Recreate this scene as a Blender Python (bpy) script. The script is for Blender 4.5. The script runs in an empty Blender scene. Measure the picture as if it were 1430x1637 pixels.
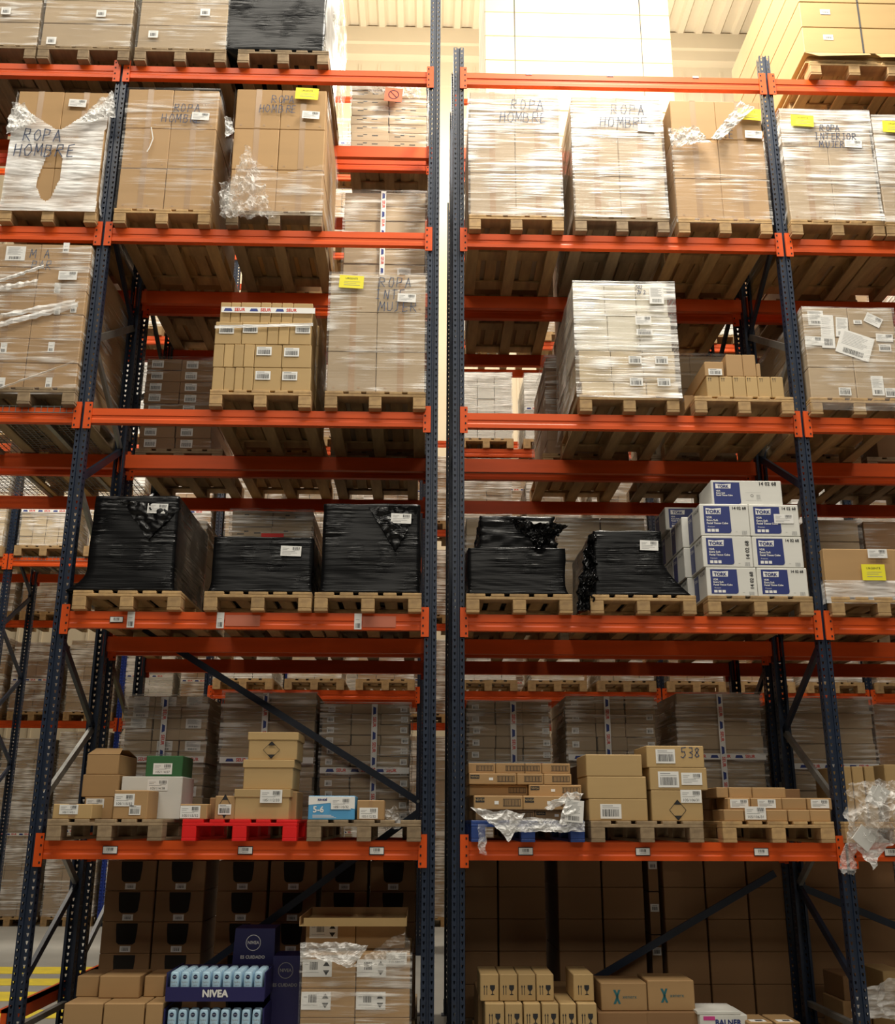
import bpy, math, random
from mathutils import Vector, Matrix, noise
random.seed(7)
SC = bpy.context.scene
COL = SC.collection
# ------------------------------------------------------------------ camera
FPX, PITCH, YAW, ROLL = 1632.39, 0.2923018, 0.0238186, 0.0036626
CAMX, CAMY, CAMZ = -0.16115, -7.58964, 1.65
def camera_axes():
    ct, st, cy, sy = math.cos(PITCH), math.sin(PITCH), math.cos(YAW), math.sin(YAW)
    r = Vector((cy, -sy, 0)); f = Vector((sy*ct, cy*ct, st)); u = Vector((-sy*st, -cy*st, ct))
    c, s = math.cos(ROLL), math.sin(ROLL)
    return c*r + s*u, c*u - s*r, f
AR, AU, AF = camera_axes()
cam = bpy.data.cameras.new('camera'); cam.sensor_fit = 'HORIZONTAL'; cam.sensor_width = 36
cam.lens = FPX/1430*36; cam.clip_end = 200
camo = bpy.data.objects.new('camera', cam); COL.objects.link(camo)
camo.matrix_world = Matrix(((AR.x, AU.x, -AF.x, CAMX), (AR.y, AU.y, -AF.y, CAMY), (AR.z, AU.z, -AF.z, CAMZ), (0, 0, 0, 1)))
SC.camera = camo
def at(px, py, Y):
    """photo measurement -> world (X, Z) on the vertical plane at depth Y"""
    d = AF + AR*((px-715)/FPX) - AU*((py-818.5)/FPX)
    t = (Y-CAMY)/d.y
    return CAMX + d.x*t, CAMZ + d.z*t
# ------------------------------------------------------------------ light
w = bpy.data.worlds.new('world'); SC.world = w; w.use_nodes = True
w.node_tree.nodes['Background'].inputs[0].default_value = (1.0, 0.93, 0.82, 1)
w.node_tree.nodes['Background'].inputs[1].default_value = 0.03
SC.view_settings.view_transform = 'Standard'; SC.view_settings.look = 'None'
SC.view_settings.exposure = 0.0; SC.view_settings.gamma = 1; SC.view_settings.use_curve_mapping = False
def area(loc, sx, sy, power, color=(1, .93, .80), aim=None, spread=math.pi):
    l = bpy.data.lights.new('roof_or_fill_light', 'AREA'); l.shape = 'RECTANGLE'; l.size = sx; l.size_y = sy
    l.energy = power; l.color = color; l.spread = spread
    o = bpy.data.objects.new('roof_or_fill_light', l); COL.objects.link(o); o.location = loc
    if aim is not None:
        o.rotation_euler = (Vector(aim)-Vector(loc)).to_track_quat('-Z', 'Y').to_euler()
    return o
area((0.2, -5.2, 13.0), 14, 2.0, 1050, aim=(0.2, -1.0, 5.5))           # roof light over the front aisle
area((0.0, -12.5, 8.5), 12, 1.5, 330, aim=(0, 0, 4.2))              # added frontal fill behind the camera, for the lower and deeper loads
area((1.75, -1.1, 10.6), 1.0, 1.0, 460, aim=(1.6, 0.3, 7.0))        # high-bay lamp over the right bay
area((1.0, 4.3, 13.5), 16, 1.6, 1000, aim=(1.0, 4.6, 0))            # roof light over the second aisle
area((-1.0, 8.9, 15.0), 16, 1.5, 1300, aim=(-1.0, 9.0, 0))          # roof light over the third aisle
area((-4.8, 4.2, 7.5), 2.5, 2.0, 110, aim=(-4.6, 4.4, 0))           # lamp over the crossing on the left
def fill_point(loc, power):
    l = bpy.data.lights.new('far_roof_fill', 'POINT'); l.energy = power; l.shadow_soft_size = .3; l.color = (1, .92, .78)
    o = bpy.data.objects.new('far_roof_fill', l); COL.objects.link(o); o.location = loc
for bx in (-6, 0, 6): fill_point((bx, 11.5, 17.0), 900)                   # added point fills that brighten the far roof and wall
# ------------------------------------------------------------------ materials
def mat(name, color, rough=.6, metal=0, var=0.0, noise_scale=None, dark=None, bump=0, stretch=(1, 1, 1), obj_var=0.0, spec=.5, alpha=1):
    m = bpy.data.materials.new(name); m.use_nodes = True; nt = m.node_tree; N = nt.nodes; L = nt.links
    b = N['Principled BSDF']; b.inputs['Roughness'].default_value = rough; b.inputs['Metallic'].default_value = metal
    b.inputs['Specular IOR Level'].default_value = spec
    b.inputs['Base Color'].default_value = (*color, 1)
    last = None
    if noise_scale:
        tc = N.new('ShaderNodeTexCoord'); mp = N.new('ShaderNodeMapping'); mp.inputs['Scale'].default_value = stretch
        no = N.new('ShaderNodeTexNoise'); no.inputs['Scale'].default_value = noise_scale; no.inputs['Detail'].default_value = 5
        L.new(tc.outputs['Object'], mp.inputs[0]); L.new(mp.outputs[0], no.inputs['Vector'])
        mx = N.new('ShaderNodeMix'); mx.data_type = 'RGBA'
        cr = N.new('ShaderNodeMapRange'); cr.inputs['From Min'].default_value = .3; cr.inputs['From Max'].default_value = .7
        L.new(no.outputs['Fac'], cr.inputs['Value']); L.new(cr.outputs[0], mx.inputs['Factor'])
        dk = dark or tuple(c*(1-var) for c in color)
        mx.inputs['A'].default_value = (*dk, 1); mx.inputs['B'].default_value = (*color, 1)
        last = mx.outputs['Result']
        if bump:
            bp = N.new('ShaderNodeBump'); bp.inputs['Strength'].default_value = bump; bp.inputs['Distance'].default_value = .01
            L.new(no.outputs['Fac'], bp.inputs['Height']); L.new(bp.outputs[0], b.inputs['Normal'])
    if obj_var:
        oi = N.new('ShaderNodeObjectInfo'); mr = N.new('ShaderNodeMapRange')
        mr.inputs['To Min'].default_value = 1-obj_var; mr.inputs['To Max'].default_value = 1+obj_var*.6
        L.new(oi.outputs['Random'], mr.inputs['Value'])
        hs = N.new('ShaderNodeHueSaturation'); L.new(mr.outputs[0], hs.inputs['Value'])
        if last: L.new(last, hs.inputs['Color'])
        else: hs.inputs['Color'].default_value = (*color, 1)
        last = hs.outputs[0]
    if last: L.new(last, b.inputs['Base Color'])
    return m
M = {}
M['orange'] = mat('orange_paint', (.74, .092, .008), .45, spec=.32, noise_scale=3, var=.18, stretch=(.6, 1, 4), bump=.02)
M['blue'] = mat('navy_post_paint', (.013, .023, .048), .40, noise_scale=6, var=.3)
M['blue_lit'] = mat('lit_post_blue', (.02, .06, .42), .4, noise_scale=6, var=.2)  # brighter copy of the post blue, with the lamp light put into the colour
M['galv'] = mat('galvanised_steel', (.33, .33, .31), .42, metal=.6, noise_scale=9, var=.3)
M['bolt'] = mat('hole_shade', (.02, .006, .004), .8)  # near-black colour that paints the shade inside the connector holes
M['wood'] = mat('pallet_wood', (.52, .335, .145), .75, noise_scale=2.2, dark=(.30, .185, .085), stretch=(6, 1, 9), obj_var=.25, bump=.1)
M['woodgrey'] = mat('weathered_pallet_wood', (.36, .26, .15), .8, noise_scale=2.2, dark=(.19, .13, .075), stretch=(6, 1, 9), obj_var=.2, bump=.1)
M['redplastic'] = mat('red_pallet_plastic', (.80, .012, .012), .4, noise_scale=5, var=.1)
M['blueplastic'] = mat('blue_pallet_paint', (.02, .06, .26), .5, noise_scale=5, var=.3)
def carton_mat(name, c, k=.10): return mat(name, c, .72, noise_scale=1.6, var=.10, stretch=(1, 1, 5), obj_var=k)
M['kraft'] = carton_mat('kraft_cardboard', (.43, .26, .112))
M['kraft_light'] = carton_mat('light_kraft_cardboard', (.50, .335, .145))
M['kraft_grey'] = carton_mat('greyish_cardboard', (.43, .315, .19))
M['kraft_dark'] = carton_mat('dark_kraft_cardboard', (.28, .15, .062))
M['kraft_pale'] = carton_mat('pale_cardboard', (.63, .50, .31))
M['carton_cream'] = carton_mat('cream_cardboard', (.72, .66, .53), .03)
M['carton_white'] = carton_mat('white_cardboard', (.72, .71, .66), .04)
M['tape'] = mat('brown_packing_tape', (.36, .22, .11), .3)
M['paper'] = mat('label_paper', (.80, .79, .76), .6)
M['paper_yellow'] = mat('yellow_label_paper', (.85, .76, .03), .6)
M['paper_orange'] = mat('orange_sign_paper', (.90, .13, .06), .6)
M['paper_red'] = mat('red_sign_paper', (.75, .02, .015), .6)
M['ink'] = mat('black_ink', (.015, .015, .018), .7)
M['pen'] = mat('blue_marker_ink', (.06, .08, .14), .6)
M['ink_blue'] = mat('print_blue', (.02, .04, .22), .5)
M['tork_blue'] = mat('tissue_box_blue', (.022, .035, .17), .45)
M['ink_red'] = mat('print_red', (.65, .03, .015), .5)
M['teal'] = mat('print_teal', (.02, .13, .15), .5)
M['pink'] = mat('print_pink', (.6, .05, .25), .5)
M['grey_ink'] = mat('grey_print', (.28, .28, .28), .6)
M['strap'] = mat('black_strap', (.02, .02, .02), .4)
M['sky_box'] = mat('sky_blue_carton', (.09, .36, .66), .5, noise_scale=3, var=.1)
M['green_box'] = mat('green_carton', (.03, .13, .04), .6, noise_scale=3, var=.1)
M['navy_box'] = mat('navy_display_card', (.018, .016, .10), .4)
M['bottle'] = mat('pale_blue_bottle', (.50, .74, .92), .3)
M['badge'] = mat('navy_badge', (.01, .02, .08), .4)
M['opening_shade'] = mat('carton_opening_shade', (.012, .009, .006), .9)  # near-black colour for the painted shade inside the carton cut-outs
M['foam'] = mat('white_foam_sheet', (.72, .71, .68), .5)
def film(name, lo, hi, col=(.9, .9, .88), scale=(1.2, 1.2, 26), rough=.16, thresh=(.38, .72), bumpd=.8, tilt=0.06):
    m = bpy.data.materials.new(name); m.use_nodes = True; nt = m.node_tree; N = nt.nodes; L = nt.links
    b = N['Principled BSDF']; b.inputs['Base Color'].default_value = (*col, 1); b.inputs['Roughness'].default_value = rough
    out = N['Material Output']; tr = N.new('ShaderNodeBsdfTransparent'); mx = N.new('ShaderNodeMixShader')
    tc = N.new('ShaderNodeTexCoord'); mp = N.new('ShaderNodeMapping'); mp.inputs['Scale'].default_value = scale
    mp.inputs['Rotation'].default_value = (0, tilt, 0)
    oi = N.new('ShaderNodeObjectInfo'); ad = N.new('ShaderNodeVectorMath'); ad.operation = 'ADD'
    cb = N.new('ShaderNodeCombineXYZ'); mu = N.new('ShaderNodeMath'); mu.operation = 'MULTIPLY'; mu.inputs[1].default_value = 13
    L.new(oi.outputs['Random'], mu.inputs[0])
    for i in range(3): L.new(mu.outputs[0], cb.inputs[i])
    L.new(tc.outputs['Object'], mp.inputs[0]); L.new(mp.outputs[0], ad.inputs[0]); L.new(cb.outputs[0], ad.inputs[1])
    no = N.new('ShaderNodeTexNoise'); no.inputs['Scale'].default_value = 1.5; no.inputs['Detail'].default_value = 6; no.inputs['Distortion'].default_value = .6
    L.new(ad.outputs[0], no.inputs['Vector'])
    n2 = N.new('ShaderNodeTexNoise'); n2.inputs['Scale'].default_value = 2.2; n2.inputs['Detail'].default_value = 2
    L.new(tc.outputs['Object'], n2.inputs['Vector'])
    m3 = N.new('ShaderNodeMath'); m3.operation = 'MULTIPLY'; L.new(no.outputs[0], m3.inputs[0]); L.new(n2.outputs[0], m3.inputs[1])
    mr = N.new('ShaderNodeMapRange'); mr.inputs['From Min'].default_value = thresh[0]**2; mr.inputs['From Max'].default_value = thresh[1]**2
    mr.inputs['To Min'].default_value = lo; mr.inputs['To Max'].default_value = hi  # opacity streaks of the film, also painting the white sheen on its folds
    L.new(m3.outputs[0], mr.inputs[0]); L.new(mr.outputs[0], mx.inputs[0])
    L.new(tr.outputs[0], mx.inputs[1]); L.new(b.outputs[0], mx.inputs[2]); L.new(mx.outputs[0], out.inputs[0])
    bp = N.new('ShaderNodeBump'); bp.inputs['Strength'].default_value = bumpd; bp.inputs['Distance'].default_value = .02
    L.new(no.outputs[0], bp.inputs['Height']); L.new(bp.outputs[0], b.inputs['Normal'])
    return m
M['film'] = film('clear_stretch_film', .06, .80, col=(.92, .90, .86), thresh=(.50, .645), tilt=.10)
M['film_bright'] = film('cloudy_stretch_film', .10, .95, thresh=(.46, .60), col=(.95, .93, .9), tilt=.05)
M['film_thin'] = film('thin_stretch_film', .03, .50, thresh=(.50, .66), tilt=.08)
M['film_heavy'] = film('bunched_stretch_film', .25, 1.0, thresh=(.38, .60), col=(.96, .95, .93), scale=(2, 2, 18), rough=.12)
M['film_crumple'] = film('crumpled_film', .10, .75, thresh=(.42, .66), scale=(7, 7, 7), rough=.22, tilt=.6, bumpd=.6, col=(.97, .96, .94))
def black_film():
    m = bpy.data.materials.new('black_stretch_film'); m.use_nodes = True; N = m.node_tree.nodes; L = m.node_tree.links
    b = N['Principled BSDF']; b.inputs['Base Color'].default_value = (.0035, .0035, .004, 1); b.inputs['Roughness'].default_value = .3
    b.inputs['Specular IOR Level'].default_value = .3
    tc = N.new('ShaderNodeTexCoord'); mp = N.new('ShaderNodeMapping'); mp.inputs['Scale'].default_value = (.9, .9, 22); mp.inputs['Rotation'].default_value = (0, .07, 0)
    no = N.new('ShaderNodeTexNoise'); no.inputs['Scale'].default_value = 1.6; no.inputs['Detail'].default_value = 3; no.inputs['Distortion'].default_value = .4
    L.new(tc.outputs['Object'], mp.inputs[0]); L.new(mp.outputs[0], no.inputs['Vector'])
    n2 = N.new('ShaderNodeTexNoise'); n2.inputs['Scale'].default_value = 3.0; n2.inputs['Detail'].default_value = 1
    L.new(tc.outputs['Object'], n2.inputs['Vector'])
    mr = N.new('ShaderNodeMapRange'); mr.inputs['From Min'].default_value = .42; mr.inputs['From Max'].default_value = .6; mr.inputs['To Min'].default_value = .15; mr.inputs['To Max'].default_value = 1.0
    L.new(n2.outputs[0], mr.inputs[0])
    r2 = N.new('ShaderNodeMapRange'); r2.inputs['From Min'].default_value = .45; r2.inputs['From Max'].default_value = .7; r2.inputs['To Min'].default_value = .34; r2.inputs['To Max'].default_value = .10
    L.new(n2.outputs[0], r2.inputs[0]); L.new(r2.outputs[0], b.inputs['Roughness'])
    bp = N.new('ShaderNodeBump'); bp.inputs['Distance'].default_value = .02; L.new(mr.outputs[0], bp.inputs['Strength'])
    L.new(no.outputs[0], bp.inputs['Height']); L.new(bp.outputs[0], b.inputs['Normal'])
    return m
M['black'] = black_film()
# ------------------------------------------------------------------ mesh helpers
class MB:
    def __init__(s): s.v = []; s.f = []; s.m = []
    def face(s, pts, m=0):
        i = len(s.v); s.v += [tuple(p) for p in pts]; s.f.append(tuple(range(i, i+len(pts)))); s.m.append(m)
    def box(s, x0, x1, y0, y1, z0, z1, m=0):
        i = len(s.v)
        s.v += [(x0, y0, z0), (x1, y0, z0), (x1, y1, z0), (x0, y1, z0), (x0, y0, z1), (x1, y0, z1), (x1, y1, z1), (x0, y1, z1)]
        for q in ((0, 3, 2, 1), (4, 5, 6, 7), (0, 1, 5, 4), (1, 2, 6, 5), (2, 3, 7, 6), (3, 0, 4, 7)):
            s.f.append(tuple(i+k for k in q)); s.m.append(m)
    def cbox(s, x0, x1, y0, y1, z0, z1, c=.004, m=0):
        i = len(s.v); P = {}
        for a, (X, cx) in enumerate(((x0, c), (x1, -c))):
            for b, (Y, cy) in enumerate(((y0, c), (y1, -c))):
                for d, (Z, cz) in enumerate(((z0, c), (z1, -c))):
                    P[a, b, d] = len(s.v)
                    s.v += [(X, Y+cy, Z+cz), (X+cx, Y, Z+cz), (X+cx, Y+cy, Z)]
        def F(*q): s.f.append(q); s.m.append(m)
        F(P[0,0,0], P[0,0,1], P[0,1,1], P[0,1,0]); F(P[1,0,0], P[1,1,0], P[1,1,1], P[1,0,1])
        F(P[0,0,0]+1, P[1,0,0]+1, P[1,0,1]+1, P[0,0,1]+1); F(P[0,1,0]+1, P[0,1,1]+1, P[1,1,1]+1, P[1,1,0]+1)
        F(P[0,0,0]+2, P[0,1,0]+2, P[1,1,0]+2, P[1,0,0]+2); F(P[0,0,1]+2, P[1,0,1]+2, P[1,1,1]+2, P[0,1,1]+2)
        for a in (0, 1):
            for b in (0, 1): F(P[a,b,0], P[a,b,1], P[a,b,1]+1, P[a,b,0]+1)
            for d in (0, 1): F(P[a,0,d], P[a,1,d], P[a,1,d]+2, P[a,0,d]+2)
        for b in (0, 1):
            for d in (0, 1): F(P[0,b,d]+1, P[1,b,d]+1, P[1,b,d]+2, P[0,b,d]+2)
        for k in P.values(): F(k, k+1, k+2)
    def bar(s, p, q, w, t, m=0):
        p = Vector(p); q = Vector(q); d = (q-p).normalized()
        ref = Vector((0, 1, 0)) if abs(d.y) < .5 else Vector((1, 0, 0))
        a = d.cross(ref).normalized()*w/2; b = d.cross(a).normalized()*t/2
        i = len(s.v)
        for r in (p, q):
            for k in (-a-b, a-b, a+b, -a+b): s.v.append(tuple(r+k))
        for f in ((0, 1, 2, 3), (7, 6, 5, 4), (0, 4, 5, 1), (1, 5, 6, 2), (2, 6, 7, 3), (3, 7, 4, 0)):
            s.f.append(tuple(i+k for k in f)); s.m.append(m)
    def disc(s, cx, cz, r0, r1, y, m=0, n=24):
        for k in range(n):
            a, b = 2*math.pi*k/n, 2*math.pi*(k+1)/n
            s.face([(cx+r1*math.cos(a), y, cz+r1*math.sin(a)), (cx+r1*math.cos(b), y, cz+r1*math.sin(b)),
                    (cx+r0*math.cos(b), y, cz+r0*math.sin(b)), (cx+r0*math.cos(a), y, cz+r0*math.sin(a))][:4 if r0 else 3] if r0 else
                   [(cx+r1*math.cos(a), y, cz+r1*math.sin(a)), (cx+r1*math.cos(b), y, cz+r1*math.sin(b)), (cx, y, cz)], m)
    def prism_x(s, prof, x0, x1, m=0):
        i = len(s.v); n = len(prof)
        for X in (x0, x1): s.v += [(X, y, z) for y, z in prof]
        for k in range(n):
            l = (k+1) % n; s.f.append((i+k, i+l, i+n+l, i+n+k)); s.m.append(m)
        s.f.append(tuple(i+k for k in range(n))); s.m.append(m); s.f.append(tuple(i+n+k for k in reversed(range(n)))); s.m.append(m)
    def add_mesh(s, me, fn, m=0):
        i = len(s.v); s.v += [fn(v.co) for v in me.vertices]
        for p in me.polygons: s.f.append(tuple(i+k for k in p.vertices)); s.m.append(m)
    def build(s, name, mats, smooth=False):
        me = bpy.data.meshes.new(name); me.from_pydata(s.v, [], s.f)
        for m in (mats if isinstance(mats, (list, tuple)) else [mats]): me.materials.append(M[m] if isinstance(m, str) else m)
        me.polygons.foreach_set('material_index', s.m)
        if smooth: me.polygons.foreach_set('use_smooth', [True]*len(s.f))
        me.update(); return me
LABELS = {}
CUR = None                                             # objects being gathered into one wrapped load
BUNDLES = []
def bundle_begin():
    global CUR
    CUR = []
def bundle_end(label, loc, name='wrapped_load', cat='wrapped load'):
    global CUR
    BUNDLES.append((label, loc, name, cat, CUR)); CUR = None
def LB(*objs): BUNDLES[-1][4].extend(objs)            # a scrap of film that belongs to the load built last
def make_bundles():
    for label, loc, name, cat, objs in BUNDLES:
        r = O(name, None, None, loc, label=label, cat=cat)
        for o in objs:
            for k in ('label', 'category', 'group'):
                if k in o: del o[k]
            if o.name.startswith('cardboard_box'): o.name = 'carton'
            o.parent = r; o.location = o.location - Vector(loc)
def O(name, me, parent=None, loc=(0, 0, 0), rot=(0, 0, 0), label=None, cat=None, group=None, kind=None):
    o = bpy.data.objects.new(name, me); COL.objects.link(o); o.location = loc; o.rotation_euler = rot
    if CUR is not None and not parent: CUR.append(o)
    if parent: o.parent = parent
    if label:
        o['label'] = label
        n = len(label.split())
        if CUR is None and (n > 16 or n < 4 and not parent): print('LABELLEN', n, label)
        if not parent:
            if CUR is None and label in LABELS and not group: print('LABELDUP', label)
            LABELS[label] = 1
    if cat: o['category'] = cat
    if group: o['group'] = group
    if kind: o['kind'] = kind
    return o
def E(name, label, cat, loc=(0, 0, 0), group=None, rot=(0, 0, 0)): return O(name, None, None, loc, rot, label, cat, group)
def dup_tree(src, loc, label, group=None):
    r = src.copy(); COL.objects.link(r); r.location = loc; r['label'] = label
    if group: r['group'] = group
    for c in src.children:
        d = c.copy(); COL.objects.link(d); d.parent = r
        for g in c.children:
            h = g.copy(); COL.objects.link(h); h.parent = d
    return r
# ------------------------------------------------------------------ writing
_txt = {}
def text_mesh(t, size, align='CENTER'):
    k = (t, size, align)
    if k not in _txt:
        c = bpy.data.curves.new('lettering', 'FONT'); c.body = t; c.size = size; c.align_x = align; c.align_y = 'CENTER'; c.resolution_u = 2
        o = bpy.data.objects.new('lettering', c); _txt[k] = bpy.data.meshes.new_from_object(o)
        bpy.data.objects.remove(o); bpy.data.curves.remove(c)
    return _txt[k]
def put_text(mb, t, size, cx, cz, y, m, align='CENTER', bold=0, vertical=False, sx=1):
    me = text_mesh(t, size, align)
    for q, (dx, dz) in enumerate(((0, 0),) if not bold else ((-bold, 0), (bold, 0), (0, bold), (0, -bold))):
        if q: y -= .0003
        if vertical: mb.add_mesh(me, lambda c: (cx - c.y + dx, y, cz + c.x*sx + dz), m)
        else: mb.add_mesh(me, lambda c: (cx + c.x*sx + dx, y, cz + c.y + dz), m)
STROKES = {'R': [[(0,0),(0.05,1),(.6,.95),(.65,.6),(.05,.5)],[(.2,.5),(.75,0)]], 'O': [[(.3,1),(.05,.6),(.15,.08),(.5,0),(.75,.45),(.6,.95),(.3,1)]],
 'P': [[(0,0),(.08,1),(.65,.92),(.6,.5),(.05,.45)]], 'A': [[(0,0),(.35,1),(.75,0)],[(.12,.38),(.62,.4)]], 'H': [[(0,0),(.05,1)],[(.65,1),(.62,0)],[(0,.5),(.65,.52)]],
 'M': [[(0,0),(.1,1),(.38,.35),(.68,1),(.78,0)]], 'B': [[(0,0),(.05,1),(.6,.9),(.5,.55),(.05,.5)],[(.5,.53),(.7,.25),(.5,.02),(0,0)]], 'E': [[(.6,1),(.05,.95),(0,0),(.62,.03)],[(.03,.5),(.5,.52)]],
 'I': [[(.1,1),(.5,1)],[(.3,1),(.3,0)],[(.05,0),(.55,.02)]], 'N': [[(0,0),(.05,1),(.6,0),(.65,1)]], 'T': [[(0,1),(.7,1)],[(.35,1),(.33,0)]], 'U': [[(0,1),(.08,.1),(.45,0),(.65,.3),(.65,1)]],
 'J': [[(.1,1),(.7,1)],[(.45,1),(.42,.15),(.1,0)]], '5': [[(.65,1),(.1,1),(.08,.55),(.5,.6),(.65,.25),(.3,0),(0,.1)]], '3': [[(0,.95),(.5,1),(.55,.65),(.2,.52),(.6,.35),(.45,0),(0,.05)]],
 '8': [[(.35,.5),(.1,.8),(.35,1),(.6,.8),(.35,.5),(.05,.2),(.35,0),(.65,.2),(.35,.5)]], '0': [[(.3,1),(.05,.5),(.3,0),(.6,.5),(.3,1)]], '2': [[(.05,.8),(.35,1),(.6,.75),(.05,0),(.65,.02)]],
 'L': [[(.05,1),(0,0),(.6,0)]], 'V': [[(0,1),(.3,0),(.65,1)]]}
def handwriting(lines, h, wd=.0065, seed=1, slant=.06, mat_='pen', lead=1.3, adv=.74):
    r = random.Random(seed); mb = MB(); z = 0
    for li, (t, x) in enumerate(lines):
        for ch in t:
            if ch != ' ':
                j = lambda: r.uniform(-.05, .05)
                for st in STROKES[ch]:
                    pts = [(x + (px+j())*h*.68 + slant*py*h, z + (py+j())*h) for px, py in st]
                    for a, b in zip(pts, pts[1:]):
                        d = Vector((b[0]-a[0], b[1]-a[1]))
                        if d.length < 1e-5: continue
                        n = Vector((-d.y, d.x)).normalized()*wd/2; e = d.normalized()*wd*.3
                        mb.face([(a[0]-n.x-e.x, 0, a[1]-n.y-e.y), (b[0]-n.x+e.x, 0, b[1]-n.y+e.y), (b[0]+n.x+e.x, 0, b[1]+n.y+e.y), (a[0]+n.x-e.x, 0, a[1]+n.y-e.y)])
            x += h*adv + r.uniform(-.01, .01)
        z -= h*lead
    return mb.build('handwriting', mat_)
_lab = {}
def label_mesh(w, h, kind='ship', txt=None):
    k = (round(w, 3), round(h, 3), kind, txt)
    if k in _lab: return _lab[k]
    mb = MB(); mb.box(-w/2, w/2, -.0015, 0, -h/2, h/2, 0); y = -.0022; r = random.Random(hash(str(k)) % 999 if False else len(_lab))
    def bars(x0, x1, z0, z1):
        x = x0
        while x < x1:
            t = min(r.choice((.0016, .003, .0045)), x1-x); mb.face([(x, y, z0), (x+t, y, z0), (x+t, y, z1), (x, y, z1)], 1); x += t + r.choice((.002, .0035))
    def rule(x0, x1, z, t=.0025, m=2): mb.face([(x0, y, z), (x1, y, z), (x1, y, z+t), (x0, y, z+t)], m)
    if kind == 'ship':
        bars(w*.08, w*.42, h*.12, h*.40); rule(-w*.42, -w*.1, h*.25); rule(-w*.42, -w*.18, h*.12); rule(-w*.42, w*.2, -h*.05); rule(w*.1, w*.4, h*.03)
        if txt: put_text(mb, txt, h*.30, 0, -h*.30, y, 1)
        else: rule(-w*.42, w*.3, -h*.2); rule(-w*.42, 0, -h*.33)
    elif kind == 'bar':
        bars(-w*.4, w*.4, -h*.36, h*.14); rule(-w*.4, w*.1, h*.36, .004); rule(-w*.4, w*.4, h*.24)
    elif kind == 'small':
        bars(-w*.3, w*.3, -h*.3, h*.15); rule(-w*.3, w*.3, h*.28)
    elif kind == 'arrow':
        bars(-w*.25, w*.02, -h*.1, h*.35); rule(-w*.42, -w*.3, h*.2, .004); rule(-w*.42, w*.05, -h*.25)
        for sg in (1, -1): mb.face([(w*.2, y, sg*h*.12), (w*.42, y, sg*h*.12), (w*.31, y, sg*h*.42)], 1)
    elif kind == 'sheet':
        for q in range(9): rule(-w*.4, w*(.1+.3*r.random()), h*.4-q*h*.06)
        bars(-w*.3, w*.3, -h*.42, -h*.22)
    elif kind == 'yellow':
        put_text(mb, 'URGENTE', h*.2, 0, h*.25, y, 1); rule(-w*.3, w*.35, 0); rule(-w*.3, w*.2, -h*.12); rule(-w*.3, w*.35, -h*.28, .004)
    elif kind == 'beam':
        mb.m[0:6] = [1]*6; mb.face([(-w*.46, y, -h*.4), (w*.46, y, -h*.4), (w*.46, y, h*.4), (-w*.46, y, h*.4)], 0); y -= .0004; bars(-w*.22, w*.22, -h*.08, h*.3); rule(-w*.2, w*.2, -h*.25)
    elif kind == 'tag':
        bars(-w*.3, w*.3, -h*.42, -h*.12); rule(-w*.3, w*.2, h*.1)
    mats = {'yellow': ['paper_yellow', 'ink', 'grey_ink']}.get(kind, ['paper', 'ink', 'grey_ink'])
    _lab[k] = mb.build('label', mats); return _lab[k]
def seur_tape(L, w=.05, seed=0):
    """printed white courier tape lying along +X, centre origin"""
    mb = MB(); mb.box(-L/2, L/2, -.001, 0, -w/2, w/2, 0); x = -L/2 + .02 + seed*.03
    while x < L/2-.2:
        mb.face([(x, -.0016, -w*.25), (x+.07, -.0016, -w*.25), (x+.06, -.0016, w*.25), (x+.01, -.0016, w*.25)], 1)
        put_text(mb, 'SEUR', w*.75, x+.13, 0, -.0016, 2, bold=.0012); x += .21
    return mb.build('printed_tape', ['paper', 'ink_blue', 'ink_red'])
# ------------------------------------------------------------------ levels
L0Z, H = CAMZ-.21425, 1.63183
LV = [L0Z + i*H for i in range(5)]
LVN = ['lowest', 'second', 'third', 'fourth', 'topmost']
BT = .062                                             # half height of a beam
# ------------------------------------------------------------------ the building
def struct(name, me, loc=(0, 0, 0)):
    return O(name, me, None, loc, kind='structure')
M['floor'] = mat('concrete_floor', (.34, .33, .30), .45, noise_scale=.9, var=.25, bump=.02)
M['line'] = mat('yellow_floor_paint', (.80, .62, .03), .5, noise_scale=5, dark=(.60, .47, .05))
M['linew'] = mat('white_floor_paint', (.65, .65, .62), .5)
M['panel'] = mat('beige_panel', (.62, .53, .38), .6, noise_scale=.5, var=.08)
mb = MB(); mb.box(-22, 22, -14, 16, -.2, 0); struct('floor', mb.build('floor', 'floor'))
WALLY = 14.2; WT = CAMZ + .889*(WALLY-CAMY)
mb = MB(); n = 90
mb.box(-22, 22, WALLY, WALLY+.2, 0, WT-1.5)
for k in range(n): x = -22+44*k/n; mb.box(x, x+.05, WALLY-.03, WALLY, 0, WT-.9)
mb.box(-22, 22, WALLY-.25, WALLY, WT-.75, WT-.45); mb.box(-22, 22, WALLY-.35, WALLY+.2, WT-.45, WT+.02)
mb.box(-22, 22, WALLY-.01, WALLY+.2, WT-1.5, WT-.75)
struct('wall_back', mb.build('wall_back', 'panel'))
mb = MB(); n = 92
for k in range(n):
    x = -22 + 44*k/n; p = 44/n
    pr = [(x, 0), (x+p*.30, 0), (x+p*.42, .09), (x+p*.88, .09), (x+p, 0)]
    for a, b in zip(pr, pr[1:]): mb.face([(a[0], 6.0, WT+a[1]), (b[0], 6.0, WT+b[1]), (b[0], WALLY, WT+b[1]), (a[0], WALLY, WT+a[1])])
struct('ceiling', mb.build('ceiling', 'panel'))
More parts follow.
